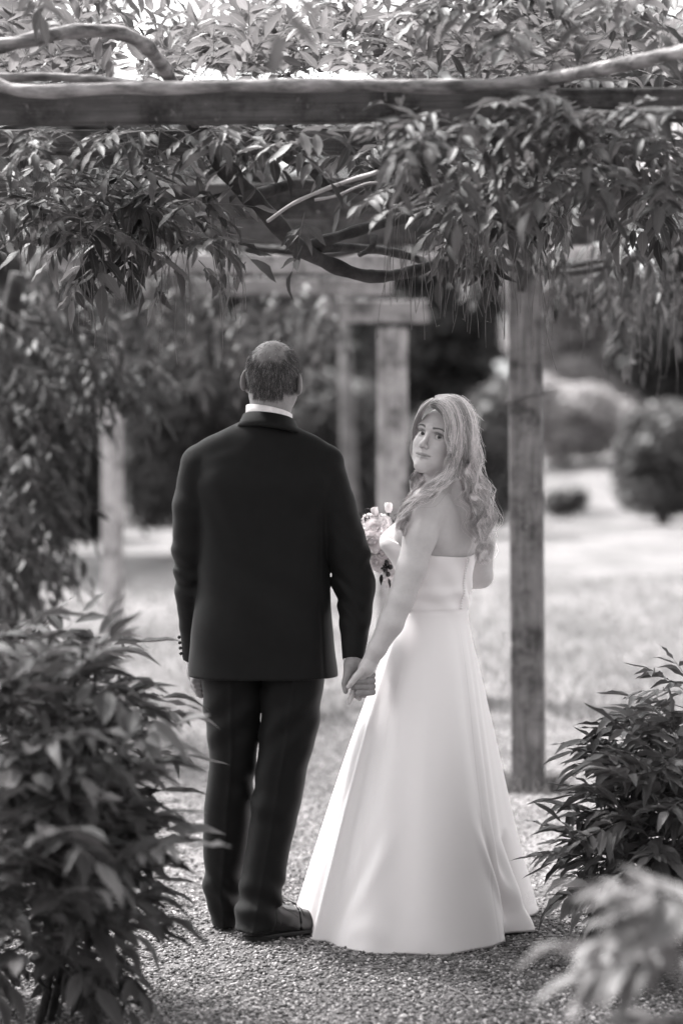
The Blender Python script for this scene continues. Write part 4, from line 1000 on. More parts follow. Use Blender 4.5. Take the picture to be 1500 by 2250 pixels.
# trousers
TL = [(1440, 430, 580), (1490, 446, 582), (1580, 454, 574), (1640, 462, 567), (1700, 459, 561), (1760, 451, 556), (1850, 447, 548), (1920, 450, 534), (1960, 446, 531), (2000, 462, 527), (2034, 466, 524)]
TR = [(1440, 572, 722), (1490, 574, 714), (1580, 571, 702), (1640, 567, 691), (1700, 560, 673), (1770, 551, 661), (1830, 546, 646), (1890, 537, 633), (1960, 524, 622), (2000, 518, 613), (2042, 514, 602)]
TLc, TRc = tab(TL, 7.36), tab(TR, 7.165)
tr = SDF((-.46, 6.98, .02), (.02, 7.52, .98), .0046)
for rows, Yt, Yb, ct in ((TL, 7.26, 7.36, 0), (TR, 7.25, 7.165, 1)):
    z, cx, a = tab(rows, Yb); n = len(z); t = np.linspace(0, 1, n); cy = list(Yb + (Yt - Yb) * t ** .8)
    bb = list(np.interp(t, [0, .15, .35, .55, .8, 1], [.072, .064, .066, .078, .098, .115]))
    tr.loft(z, cx, cy, a, bb, .006, p=2.15)
def tr_folds(x, y, zz):
    kn = np.exp(-((zz - zt(1740)) / .11) ** 2); hem = np.exp(-((zz - .12) / .07) ** 2); top = np.exp(-((zz - zt(1580)) / .09) ** 2)
    f = .0046 * kn * np.sin(zz * 62 - np.abs(x + .25) * 40 + 1.6 * np.sin(x * 30)) * (.5 + .5 * np.sin(zz * 17 + x * 22))
    f = f + .0062 * hem * np.sin(zz * 72 + x * 42 + y * 18 + 1.2 * np.sin(x * 35)) + .0036 * top * np.sin(zz * 60 - x * 48)
    for q, yb in ((TLc, 7.33), (TRc, 7.18)):             # pressed crease down the back of each leg
        xc = np.interp(zz.ravel(), q[0], q[1])[None, None, :]; f = f - .0035 * np.exp(-((x - xc) / .007) ** 2) * (y < yb)
    return f * 1.0 + .0022 * wob(x, y, zz * .5, 31, 26)
tr.disp(tr_folds); V, F = tr.net(); obj('trousers', mesh('trousers', V, F), M_suit, man)

# shoes: built toe to +y, then turned
def outline(n, grow=0.0, cut=None):
    P = []
    ys = [-.012, -.004, .012, .04, .09, .14, .19, .235, .265, .283, .290]; ws = [.0, .020, .031, .035, .034, .039, .043, .039, .028, .014, .0]
    for i in range(n + 1):
        y = ys[0] + (ys[-1] - ys[0]) * (.5 - .5 * math.cos(math.pi * i / n))
        P.append((np.interp(y, ys, ws), y))
    return [(w + grow if w > 0 else 0, y) for w, y in P] + [(-w - grow, y) for w, y in reversed(P[1:-1])]
def slab(pts, z0, z1, bev=.003):
    k = len(pts); c = np.mean(pts, 0); V = []; F = []
    for zz, s in ((z0, 1 - bev * 18), (z0 + bev, 1), (z1 - bev, 1), (z1, 1 - bev * 18)):
        for p in pts: q = c + (np.array(p) - c) * s; V.append((q[0], q[1], zz))
    for i in range(3):
        for q in range(k): F.append((i * k + q, i * k + (q + 1) % k, (i + 1) * k + (q + 1) % k, (i + 1) * k + q))
    F.append(tuple(range(k - 1, -1, -1))); F.append(tuple(range(3 * k, 4 * k))); return V, F
def shoe(px, py, ang):
    s = SDF((-.06, -.03, .0), (.06, .31, .15), .0028)
    s.ell((0, .032, .045), (.034, .042, .055), 0); s.cone((0, .04, .082), (0, .075, .088), .024, .030, .03)
    s.ell((0, .11, .045), (.037, .09, .042), .03); s.cone((0, .085, .075), (0, .2, .045), .032, .030, .03); s.ell((0, .205, .03), (.043, .08, .034), .02); s.ell((0, .245, .026), (.033, .045, .025), .015)
    s.op(lambda X, Y, Z: np.abs(((Y - .17) + (X * 4) ** 2 * .35)) - .0014 + 0 * Z, (-.05, .1, .02), (.05, .2, .1), .0015, 's')
    s.op(lambda X, Y, Z: Z - .018 + 0 * X + 0 * Y, (-.06, -.03, 0), (.06, .31, .018), 0, 's')
    V, F = s.net(); q = ground_px(px, py); Mx = Matrix.Translation((q.x, q.y, .006)) @ Matrix.Rotation(ang, 4, 'Z')
    o_ = obj('shoe', mesh('shoe', xf(V, Mx), F), M_shoe, man)
    v, f = slab(outline(14, .003), .010, .022); v2, f2 = slab([p for p in outline(30, .002) if p[1] < .085], -.004, .0115, .002)
    f2 = [tuple(i + len(v) for i in t) for t in f2]; obj('sole', mesh('sole', xf(np.array(v + v2), Mx), f + f2, smooth=False), M_sole, o_)
    mb = MB()
    for k in range(4):
        yy = .108 + k * .016; zz = .098 - k * .0105
        mb.tube([Mx @ Vector((-.016, yy, zz - .004)), Mx @ Vector((0, yy + .004, zz + .003)), Mx @ Vector((.016, yy, zz - .004))], .0016, 5)
    for sg, l in ((1, .034), (-1, .034), (1, .05), (-1, .046)):
        mb.tube([Mx @ Vector(p) for p in catmull([(0, .112, .103), (sg * l * .5, .125, .116), (sg * l, .145, .104), (sg * l * .8, .16, .085)] if l < .04 else [(0, .112, .102), (sg * l * .4, .135, .112), (sg * l * .9, .155, .095), (sg * l, .17, .066)], 5)], .0013, 5)
    mb.build('lace', M_lace, o_)
shoe(497, 2046, R(-6)); shoe(546, 2076, R(-54))

# body: head, neck, hands, and the frame under the clothes
HM = Matrix.Translation((W(600, 836, YM + .035).x, YM + .035, W(600, 836, YM).z)) @ (Matrix.Rotation(R(4), 4, 'Y') @ Matrix.Rotation(R(-10), 4, 'Z') @ Matrix.Rotation(R(9), 4, 'X')) @ Matrix.Scale(1.02, 4)
hv, hf = head_sdf(False)
def skull_hair(V):
    """1 where the man's hair is full, falling to 0 on the bald crown and the skin below the hairline"""
    x, y, z = V[:, 0], V[:, 1], V[:, 2]
    low = np.clip((z + .047 + .012 * np.cos(x * 60) * 0 - .5 * np.clip(y + .02, 0, 1) - .018 * (np.abs(x) > .045)) / .010, 0, 1)
    front = np.clip((.022 - y - (z < .01) * .02) / .02, 0, 1)
    crown = np.sqrt(((x + .004) / .066) ** 2 + ((y + .050) / .095) ** 2 + ((z - .106) / .062) ** 2)
    bald = np.clip((crown - .72 + .10 * np.sin(x * 130 + z * 90) * np.sin(y * 110)) / .52, 0, 1)
    tuft = .42 * np.exp(-((x - .006) / .024) ** 2) * np.clip((.088 - z) / .03, 0, 1) * (y < -.03)
    return low * front * np.clip(bald + tuft, 0, 1) * (np.abs(x) < .0775)
hm = skull_hair(hv)
ht = head_tone(hv, False) * (1 - .80 * hm ** .8) * np.where((hv[:, 2] > .045) & (hv[:, 1] < .03), .95, 1)
# hair: short strands lying down and outward from the crown
n = np.zeros_like(hv); q = hv[hf]; fn = np.cross(q[:, 1] - q[:, 0], q[:, 2] - q[:, 0]); 
for k in range(4): np.add.at(n, hf[:, k], fn)
n /= np.maximum(np.linalg.norm(n, axis=1, keepdims=True), 1e-12)
outer = (np.abs(hv[:, 0]) < .0765) & (hv[:, 2] > -.055)
w_ = np.where(outer, np.maximum(hm, .075 * (hv[:, 2] > .05) * (hv[:, 1] < .04)), 0)
pick = rng.choice(len(hv), 7500, p=w_ / w_.sum())
P0 = hv[pick] + rng.normal(0, .0012, (7500, 3)); nn = n[pick]
away = hv[pick] - np.array([.004, -.05, .115]); dn_ = away + np.array([0, 0, -.03]) ; dn_ -= nn * (dn_ * nn).sum(1, keepdims=True); dn_ /= np.maximum(np.linalg.norm(dn_, axis=1, keepdims=True), 1e-9)
dn_ += rng.normal(0, .18, dn_.shape); ln_ = (rng.uniform(.008, .017, 7500) * np.where(hm[pick] < .4, .7, 1))[:, None]
m_ = 3; ts = np.linspace(0, 1, m_)[None, :, None]
path = P0[:, None] + ts * (dn_ * ln_)[:, None] + (nn * ln_)[:, None] * (.30 * ts - .12 * ts ** 2)
V, F, T = strands(path, .00052, rng.choice([.35, .5, .7, 1.6, 3.2], 7500, p=[.3, .3, .2, .13, .07]), .3)
hair = obj('hair', mesh('hair', xf(V, HM), F, cols=T), M_dark_hair, man)
bv = []
# frame under the suit, one skin from neck to ankles
s = SDF((-.50, 7.02, .05), (.10, 7.50, 1.66), .009)
z, cx, a = tab(JT); s.loft(z[:-1], cx[:-1], [YM + .01] * 10, [q - .016 for q in a[:-1]], [q - .02 for q in bdep[:-1]], 0)
s.chain(SLL, [r - .014 for r in RL], .01).chain(SLR, [r - .014 for r in RR], .01)
for rows, Yt, Yb in ((TL, 7.26, 7.36), (TR, 7.25, 7.165)):
    z, cx, a = tab(rows, Yb); s.loft(z, cx, list(np.linspace(Yb, Yt, len(z))), [q - .018 for q in a], [max(.03, q - .022) for q in np.linspace(.06, .11, len(z))], .01)
s.cone(tuple(HM @ Vector((0, -.035, -.15))), wm(576, 990, YM + .01), .055, .06, .02)
bv.append(s.net())
def hand(h, chains, lo, hi, palms):
    s = SDF(lo, hi, h)
    for p in palms: s.cone(*p)
    for pts, rad in chains: s.chain(pts, rad, .0013)
    return s.net()
c_ = wm(770, 1485, 7.15)
pa = [(wm(777, 1440, 7.150), wm(775, 1462, 7.135), .026, .025, .01), (wm(775, 1462, 7.135), wm(772, 1486, 7.14), .024, .021, .012), (wm(782, 1462, 7.15), wm(794, 1490, 7.145), .022, .020, .012), (wm(768, 1464, 7.12), wm(762, 1486, 7.105), .016, .012, .012)]
ch = [([wm(763, 1484, 7.105), wm(757, 1502, 7.095), wm(759, 1519, 7.09)], [.0120, .0100, .0078])]
for i in range(4):   # the fingers close round the woman's hand from the far side
    y0 = 1481 + i * 12.5; xx = [779, 774, 773, 781][i]
    ch.append(([wm(800, y0 - 3, 7.145), wm(818, y0 + 2, 7.115), wm(806, y0 + 4, 7.085), wm(xx + 6, y0 + 4, 7.078), wm(xx + 2, y0 + 5, 7.085)], [.0105, .0100, .0094, .0086, .0072]))
bv.append(hand(.0022, ch, tuple(np.array(c_) - (.07, .12, .12)), tuple(np.array(c_) + (.10, .10, .10)), pa))
c_ = wm(432, 1490, 7.38)
pa = [(wm(431, 1440, 7.370), wm(430, 1475, 7.375), .026, .027, .012), (wm(428, 1472, 7.38), wm(432, 1502, 7.365), .022, .021, .014), (wm(440, 1472, 7.37), wm(446, 1500, 7.365), .022, .020, .014)]
ch = []
for i in range(4):
    x0 = 424 + i * 1.5; y0 = 1492 + i * 9.5
    ch.append(([wm(x0 + 2, y0 - 8, 7.345 + i * .004), wm(x0 + 3 + i * 2, y0 + 4, 7.335 + i * .006), wm(x0 + 14, y0 + 7, 7.335 + i * .006), wm(x0 + 25, y0 + 5, 7.35 + i * .006)], [.0110, .0105, .0095, .0082]))
ch.append(([wm(446, 1478, 7.345), wm(454, 1494, 7.335), wm(455, 1508, 7.335)], [.012, .0105, .0085]))
bv.append(hand(.0021, ch, tuple(np.array(c_) - (.08, .11, .11)), tuple(np.array(c_) + (.09, .10, .11)), pa))
tone = [ht] + [np.ones(len(v)) for v, f in bv]
V, F = join([(xf(hv, HM), hf)] + bv)
obj('body', mesh('body', V, F, cols=np.concatenate(tone)), M_skinm, man)
for sg in (-1, 1):
    v, f, t = eyeball((sg * EYE_X, EYE_Y, EYE_Z), (0, 1, -.05)); obj('eye', mesh('eye', xf(v, HM), f, cols=t), M_eye, man)
    nb = 90; bx = rng.uniform(.012, .048, nb); p0 = np.stack([sg * bx, .094 - .35 * (bx - .012) + 0 * bx, .033 + rng.normal(0, .0025, nb)], 1)
    pth = p0[:, None] + np.linspace(0, 1, 3)[None, :, None] * np.stack([sg * np.full(nb, .009), np.full(nb, -.001), rng.normal(.002, .002, nb)], 1)[:, None]
    v, f, t = strands(pth, .0006, np.full(nb, .5)); obj('eyebrow', mesh('eyebrow', xf(v, HM), f, cols=t), M_dark_hair, man)
rg = wm(441, 1506, 7.345)
MB().tube([(rg[0] + .0025 * math.sin(k * .52), rg[1] + .0105 * math.cos(k * .52), rg[2] + .0105 * math.sin(k * .52)) for k in range(13)], .0018, 6, cap=False).build('ring', M_metal, man)
# ================================================================== the bride
BY = 7.29
FA = math.atan2(.53, -.85)                                     # the way her body faces: away and to the left
O = Vector((W(957, 1200, BY).x, BY, 0))
BM = Matrix.Translation(O) @ Matrix.Rotation(FA - math.pi / 2, 4, 'Z'); BI = BM.inverted()
bride = empty('person', (O.x, O.y, 0), 'blonde woman in a white strapless gown looking back over her shoulder, bouquet in hand', 'person')
def bl_(px, py, Y): return tuple(BI @ W(px, py, Y))
zb_ = lambda py: W(0, py, BY).z
HB = Matrix.Rotation(R(14), 4, 'Y') @ Matrix(((-math.cos(R(34)), -math.sin(R(34)), 0, 0), (math.sin(R(34)), -math.cos(R(34)), 0, 0), (0, 0, 1, 0), (0, 0, 0, 1))) @ Matrix.Rotation(R(4), 4, 'X') @ Matrix.Scale(.965, 4)
HB = Matrix.Translation(W(942.5, 955, 7.115) - (HB.to_3x3() @ Vector((0, .083, .011)))) @ HB
s = SDF((-.37, -.30, .05), (.28, .34, 1.47), .0052)
TZ = [.86, .93, zb_(1335), zb_(1260), zb_(1205), zb_(1150), zb_(1112), zb_(1090)]
TA = [.098, .104, .116, .130, .142, .148, .142, .110]; TB = [.078, .082, .087, .098, .108, .098, .078, .055]; TC = [0, 0, 0, .004, .008, .004, -.004, -.010]
s.loft(TZ, [0] * 8, TC, TA, TB, 0, p=2.15)
hb = [BI @ (HB @ Vector(p)) for p in ((0, -.030, -.07), (0, -.04, -.17))]
nb0 = Vector((0, -.012, zb_(1075)))
s.cone(tuple(hb[0]), tuple(nb0), .046, .052, .02); s.cone(tuple(nb0), (0, -.01, zb_(1100)), .055, .07, .03)
shL = bl_(938, 1112, 7.150); shR = bl_(1040, 1108, 7.42)
for sh, sg in ((shL, -1), (shR, 1)):
    s.cone((0, -.012, zb_(1078)), (sh[0] * .8, sh[1], sh[2] + .004), .045, .046, .03); s.cone((sh[0] * .8, sh[1], sh[2]), sh, .048, .052, .03)
    s.ell((sg * .075, -.070, zb_(1150)), (.055, .028, .075), .035)      # shoulder blade
    s.ell((sg * .110, .02, zb_(1180)), (.040, .05, .05), .03); s.ell((sg * .062, .088, zb_(1188)), (.056, .050, .054), .02)
s.cone((0, -.116, zb_(1090)), (0, -.125, zb_(1230)), .012, .014, .03, 's')   # furrow of the spine
s.chain([shL, bl_(922, 1180, 7.12), bl_(903, 1250, 7.10)], [.050, .0465, .0430], .02)
s.chain([bl_(903, 1250, 7.10), bl_(879, 1318, 7.085), bl_(858, 1370, 7.075), bl_(828, 1425, 7.075), bl_(814, 1450, 7.08)], [.0430, .0390, .0370, .0275, .0235], .012)
s.ell(bl_(870, 1322, 7.07), (.022, .022, .022), .015)
s.chain([shR, bl_(1054, 1190, 7.46), bl_(1056, 1266, 7.46)], [.048, .043, .036], .02)
s.chain([bl_(1056, 1266, 7.46), bl_(985, 1275, 7.47), bl_(905, 1262, 7.46), bl_(880, 1255, 7.45)], [.036, .036, .027, .024], .012)
for sg in (-1, 1): s.chain([(sg * .05, 0, .86), (sg * .06, .01, .48), (sg * .06, -.01, .08)], [.052, .048, .035], .02)
bv = [s.net()]; bv = [(xf(bv[0][0], BM), bv[0][1])]
# her hand lies in his: thumb over his, one finger pointing down, the rest curled
c_ = wm(790, 1490, 7.08)
pa = [(wm(816, 1446, 7.08), wm(806, 1466, 7.078), .0235, .0225, .01), (wm(806, 1466, 7.078), wm(790, 1488, 7.09), .0195, .0160, .012), (wm(808, 1464, 7.085), wm(801, 1488, 7.10), .0180, .0150, .012)]
ch = [([wm(799, 1470, 7.066), wm(781, 1488, 7.062), wm(772, 1500, 7.064), wm(765, 1509, 7.068)], [.0130, .0105, .0092, .0068]),
      ([wm(789, 1490, 7.095), wm(779, 1512, 7.100), wm(772, 1530, 7.098), wm(767, 1543, 7.094)], [.0098, .0088, .0082, .0068]),
      ([wm(794, 1492, 7.10), wm(787, 1514, 7.108), wm(783, 1530, 7.110), wm(790, 1536, 7.115)], [.0095, .0086, .0078, .0066]),
      ([wm(800, 1492, 7.105), wm(796, 1512, 7.115), wm(795, 1526, 7.118), wm(801, 1530, 7.12)], [.0090, .0082, .0075, .0062]),
      ([wm(805, 1490, 7.11), wm(804, 1508, 7.118), wm(804, 1518, 7.12), wm(809, 1520, 7.122)], [.0080, .0072, .0066, .0056])]
bv.append(hand(.0021, ch, tuple(np.array(c_) - (.07, .06, .10)), tuple(np.array(c_) + (.07, .10, .09)), pa))
c_ = wm(862, 1248, 7.45)
pa = [(wm(890, 1258, 7.452), wm(868, 1250, 7.45), .023, .022, .01)]
ch = [([wm(866, 1240 + i * 8, 7.425), wm(850, 1242 + i * 8, 7.415), wm(842, 1246 + i * 8, 7.43), wm(845, 1248 + i * 8, 7.45)], [.0092, .0086, .0080, .0066]) for i in range(4)]
ch.append(([wm(872, 1240, 7.43), wm(862, 1230, 7.415), wm(850, 1226, 7.42)], [.0110, .0092, .0072]))
bv.append(hand(.002, ch, tuple(np.array(c_) - (.07, .07, .07)), tuple(np.array(c_) + (.08, .06, .07)), pa))
hv, hf = head_sdf(True, .0020)
ht = head_tone(hv, True)
V, F = join([(xf(hv, HB), hf)] + bv)
obj('body', mesh('body', V, F, cols=np.concatenate([ht] + [np.ones(len(v)) for v, f in bv])), M_skin, bride)
gz = HB.to_3x3().inverted() @ (cam.location - HB.translation)
for sg in (-1, 1):
    ec = Vector((sg * EYE_X, EYE_Y, EYE_Z)); v, f, t = eyeball(ec, gz); obj('eye', mesh('eye', xf(v, HB), f, cols=t), M_eye, bride)
    nb = 340; u = rng.random(nb); bx = .0125 + .036 * u; bz = .0300 + .0060 * np.sin(u * 2.4) - .004 * u ** 3
    bz = bz + rng.normal(0, .0014 * (1 - .5 * u), nb); fv = hv[hv[:, 1] > .03]; by = np.array([fv[np.argmin((fv[:, 0] - sg * p) ** 2 + (fv[:, 2] - q) ** 2), 1] for p, q in zip(bx, bz)])
    p0 = np.stack([sg * bx, by + .0006, bz], 1)
    pth = p0[:, None] + np.linspace(0, 1, 3)[None, :, None] * np.stack([sg * np.full(nb, .007), -.0012 - .0028 * u, .0025 - .005 * u], 1)[:, None]
    v, f, t = strands(pth, .00058, np.full(nb, .15)); obj('eyebrow', mesh('eyebrow', xf(v, HB), f, cols=t), M_blonde, bride)
    k = 24; u = np.linspace(0, 1, k); ex = EYE_X - .0125 + .0275 * u; ez = EYE_Z + .0052 * np.sin(np.pi * (u * .88 + .06)) + .0012 * u
    ey = EYE_Y + np.sqrt(np.maximum(.0148 ** 2 - (ex - EYE_X) ** 2 * .9 - .005 ** 2, 1e-5))
    p0 = np.stack([sg * ex, ey, ez], 1); d = np.stack([sg * (u - .3) * .006, np.full(k, .0038), .0018 + .0022 * np.sin(np.pi * u)], 1)
    ts = np.linspace(0, 1, 4)[None, :, None]; pth = p0[:, None] + ts * d[:, None] + ts ** 2 * np.array([0, -.001, .0025])
    v, f, t = strands(pth, .0004, np.ones(k)); v2, f2, t2 = strands(p0[None], .0010, [1.0], 1.0); V, F = join([(v, f), (v2, f2)]); obj('eyelashes', mesh('eyelashes', xf(V, HB), F), M_lash, bride)

# hair: locks follow guides from the parting over the head and down in waves
def lockset(A, B, n, seed):
    A = [np.array(W(*p)) for p in A]; B = [np.array(W(*p)) for p in B]; out = []
    ca, cb = catmull(A, 6), catmull(B, 6)
    f = lambda c, m=44: np.stack([np.interp(np.linspace(0, 1, m), np.linspace(0, 1, len(c)), c[:, i]) for i in range(3)], 1)
    ca, cb = f(ca), f(cb)
    for i in range(n): t = (i + .5) / n; out.append(ca * (1 - t) + cb * t)
    return out
front = lockset(
    [(944, 889, 7.088), (960, 886, 7.068), (976, 902, 7.055), (985, 932, 7.048), (982, 962, 7.045), (990, 990, 7.045), (985, 1020, 7.055), (966, 1050, 7.06), (935, 1076, 7.06), (905, 1098, 7.06), (885, 1122, 7.065), (868, 1140, 7.08), (872, 1165, 7.09)],
    [(962, 872, 7.130), (992, 878, 7.085), (1012, 905, 7.075), (1020, 945, 7.072), (1016, 985, 7.075), (1006, 1020, 7.085), (990, 1050, 7.085), (965, 1075, 7.075), (935, 1092, 7.07), (912, 1108, 7.07), (895, 1130, 7.07), (888, 1155, 7.085), (896, 1186, 7.10)], 9, 1)
back = lockset(
    [(958, 873, 7.125), (1000, 880, 7.090), (1022, 915, 7.075), (1028, 960, 7.072), (1022, 1005, 7.085), (1016, 1040, 7.105), (1026, 1075, 7.14), (1038, 1110, 7.165), (1044, 1145, 7.180), (1048, 1180, 7.185), (1050, 1210, 7.19), (1058, 1245, 7.20)],
    [(978, 872, 7.205), (1012, 882, 7.185), (1034, 912, 7.185), (1044, 955, 7.19), (1050, 1000, 7.195), (1055, 1040, 7.20), (1068, 1078, 7.205), (1080, 1108, 7.21), (1078, 1140, 7.215), (1072, 1170, 7.215), (1074, 1200, 7.22), (1066, 1236, 7.225)], 13, 2)
rear = lockset(
    [(975, 869, 7.23), (1010, 876, 7.25), (1036, 910, 7.27), (1044, 960, 7.28), (1050, 1010, 7.28), (1050, 1050, 7.28), (1056, 1090, 7.27), (1066, 1120, 7.26), (1066, 1160, 7.26), (1066, 1200, 7.25)],
    [(955, 872, 7.24), (960, 880, 7.28), (990, 910, 7.31), (1000, 960, 7.32), (1010, 1010, 7.31), (1015, 1050, 7.31), (1025, 1090, 7.30), (1035, 1130, 7.285), (1046, 1165, 7.27), (1050, 1200, 7.26)], 7, 3)
far = lockset(
    [(944, 882, 7.115), (926, 900, 7.120), (912, 930, 7.150), (907, 965, 7.19), (908, 1005, 7.21), (914, 1035, 7.20), (908, 1062, 7.18), (896, 1092, 7.15), (884, 1125, 7.12), (876, 1160, 7.11)],
    [(952, 876, 7.15), (934, 890, 7.18), (920, 925, 7.22), (918, 965, 7.25), (922, 1005, 7.24), (930, 1040, 7.20), (928, 1070, 7.165), (912, 1096, 7.13), (898, 1128, 7.11), (886, 1158, 7.10)], 6, 4)
hs = SDF(tuple(np.array(W(1000, 1060, 7.18)) - (.17, .17, .30)), tuple(np.array(W(1000, 1060, 7.18)) + (.19, .19, .29)), .0034)
hs.ell(tuple(HB @ Vector((0, -.026, .036))), (.079, .086, .083), 0)
allp = []; allt = []; hr = np.random.default_rng(5)
roots = lockset([(944, 893, 7.086), (953, 895, 7.075), (964, 902, 7.066), (974, 915, 7.062), (980, 932, 7.060)], [(950, 886, 7.092), (962, 889, 7.072), (973, 898, 7.062), (981, 914, 7.058), (985, 934, 7.056)], 4, 6)
for fam, width, dens in ((roots, .0045, 60), (front, .0098, 98), (back, .0105, 98), (rear, .011, 45), (far, .0055, 55)):
    for gi, c in enumerate(fam):
        m = len(c); t = np.linspace(0, 1, m); T = np.gradient(c, axis=0); T /= np.linalg.norm(T, axis=1, keepdims=True)
        view = np.array([0, -1.0, 0]); S = np.cross(T, view); S /= np.maximum(np.linalg.norm(S, axis=1, keepdims=True), 1e-6); D = np.cross(S, T)
        s_ = np.concatenate([[0], np.cumsum(np.linalg.norm(np.diff(c, axis=0), axis=1))])
        amp = .0135 * np.clip((t - .22) / .35, 0, 1) * (0 if fam is roots else .62 if fam is front else 1 if fam is not far else .7); ph = gi * .62 + (0 if fam is front else 2)
        wave = np.sin(s_ * 2 * math.pi / .098 + ph)
        c2 = c + S * (amp * wave)[:, None] + D * (amp * .7 * np.cos(s_ * 2 * math.pi / .098 + ph))[:, None]
        wd = width * (1 - (.75 if fam is front else .45) * t ** (2 if fam is front else 3)) * np.clip(.35 + t * 5, .35, 1)
        core = c2 + np.array([0, .004, 0]); cr = wd * .72
        for i in range(0, m - 3, 3): hs.cone(core[i], core[min(i + 3, m - 1)], max(cr[i], .004), max(cr[min(i + 3, m - 1)], .0035), .004)
        a = hr.uniform(0, 6.28, dens); r = np.sqrt(hr.random(dens)) * 1.25
        ox, oy = r * np.cos(a), r * np.sin(a) * .8
        fr = hr.normal(0, 1, (dens, 2)); lag = hr.normal(0, .25, dens)
        for i in range(dens):
            loose = 1 + (hr.random() < .05) * hr.uniform(.3, 1.0)
            w2 = S * (amp * .22 * hr.normal(0, .7) * np.sin(s_ * 2 * math.pi / .098 + ph + lag[i] * 5))[:, None] + D * (amp * .2 * hr.normal(0, .6) * np.cos(s_ * 2 * math.pi / .098 + ph + lag[i] * 5))[:, None] + S * (.0022 * t * np.sin(s_ * 40 + lag[i] * 20))[:, None]
            p = c2 + (S * ox[i] + D * oy[i]) * (wd * (loose if loose > 1 else 1))[:, None] * (np.where(t[:, None] > .55, 1 + (loose - 1), 1)) + w2 * (.5 + loose * .3) + (S * fr[i, 0] + D * fr[i, 1]) * (.0016 * t ** 2 * loose)[:, None]
            end = hr.uniform(.82, 1.0) if i % 3 else hr.uniform(.62, 1.0)
            k = np.linspace(0, end * (m - 1), 31); p = np.stack([np.interp(k, np.arange(m), p[:, q]) for q in range(3)], 1)
            allp.append(p); allt.append(hr.choice([.42, .75, 1.0, 1.04, 1.04], p=[.14, .24, .3, .22, .10]) * ((.62, 1.0, .84, 1.08)[gi % 4] if fam is not roots else .30))
# short loose hairs standing off the outline
ctr = np.array(HB @ Vector((0, -.02, .03)))
for i in range(420):
    fam = (back, rear, front)[hr.choice(3, p=[.5, .25, .25])]; c = fam[hr.integers(len(fam))]; k0 = int(hr.uniform(.05, .75) * len(c)); p0 = c[k0] + hr.normal(0, .006, 3)
    d0 = c[min(k0 + 3, len(c) - 1)] - c[k0]; d0 /= np.linalg.norm(d0) + 1e-9; out = p0 - ctr; out[2] *= .3; out /= np.linalg.norm(out); l = hr.uniform(.025, .075); ts = np.linspace(0, 1, 31)[:, None]
    allp.append(p0 + d0 * l * ts + out * (.006 + l * hr.uniform(.08, .38) * ts ** 1.6) + np.cross(d0, out) * (.006 * hr.normal() * np.sin(ts * hr.uniform(2, 6)))); allt.append(1.1)
V1, F1 = hs.net(); V2, F2, T2 = strands(np.array(allp), .00060, allt, .4)
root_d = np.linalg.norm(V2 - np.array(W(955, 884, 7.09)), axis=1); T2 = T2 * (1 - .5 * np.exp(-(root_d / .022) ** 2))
V, F = join([(V1, F1), (V2, F2)])
r1 = np.linalg.norm(V1 - np.array(W(957, 888, 7.08)), axis=1)
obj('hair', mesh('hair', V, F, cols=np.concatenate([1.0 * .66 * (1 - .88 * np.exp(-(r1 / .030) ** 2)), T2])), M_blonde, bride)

# gown: bodice and skirt in one skin, rings from the neckline to the hem
hemp = [(-.137, 7.34), (-.105, 7.22), (-.045, 7.12), (.06, 6.995), (.16, 6.95), (.30, 6.965), (.42, 7.06), (.495, 7.23), (.525, 7.40), (.57, 7.52), (.622, 7.64), (.55, 7.78), (.30, 7.85), (.05, 7.77), (-.09, 7.58)]
hc = np.array([.20, 7.345]); hp = np.array(hemp) - hc; ha = np.mod(np.arctan2(hp[:, 1], hp[:, 0]), 2 * math.pi); hrd = np.hypot(hp[:, 0], hp[:, 1]); od = np.argsort(ha)
NT, th = 420, np.linspace(0, 2 * math.pi, 420, endpoint=False)
kern = np.exp(-np.linspace(-2, 2, 25) ** 2); kern /= kern.sum()
rh = np.interp(th, ha[od], hrd[od], period=2 * math.pi); rh = np.convolve(np.tile(rh, 3), kern, 'same')[NT:2 * NT]
def gau(t0, w): d = np.mod(th - R(t0) + math.pi, 2 * math.pi) - math.pi; return np.exp(-(d / R(w)) ** 2)
def ellr(a, b, rot):
    c, s_ = np.cos(th - rot), np.sin(th - rot); return 1 / np.sqrt((c / a) ** 2 + (s_ / b) ** 2)
zw = zb_(1338); LAT = FA - math.pi / 2
dfront = np.cos(th - FA)                                       # 1 where she faces, -1 at the back seam
ztop = zb_(1216) + .070 * np.clip((dfront + .25) / 1.1, 0, 1) ** 1.1 + .006 * np.sin(th * 2)
V = []
NB, NS = 44, 120
wx = np.array([W(954, 1338, BY).x, BY])
for i in range(NB):                                            # bodice
    t = i / (NB - 1); zz = ztop + (zw - ztop) * t
    a = np.interp(zz, TZ, TA) + .008; b_2 = np.interp(zz, TZ, TB) + .008
    r = 1 / np.sqrt((np.cos(th - LAT) / a) ** 2 + (np.sin(th - LAT) / b_2) ** 2)
    for sg in (-1, 1):
        d = np.mod(th - FA - sg * R(38) + math.pi, 2 * math.pi) - math.pi
        r = r + .046 * np.exp(-(d / R(30)) ** 2) * np.exp(-((zz - zb_(1190)) / .055) ** 2)
    wr = .0026 * np.sin(zz * 105 + 3 * np.cos(th * 2) + 2 * np.sin(th * 3)) * np.exp(-((zz - zw - .05) / .045) ** 2) + .0015 * np.sin(zz * 60 + th * 7) - .0015 * np.exp(-((t - 1) / .02) ** 2)
    r = r + wr
    cxy = np.array([O.x, O.y])[None] * (1 - t) + wx[None] * t
    V.append(np.stack([cxy[:, 0] + r * np.cos(th), cxy[:, 1] + r * np.sin(th), zz], 1))
aw, bw = TA[2] + .008, TB[2] + .008
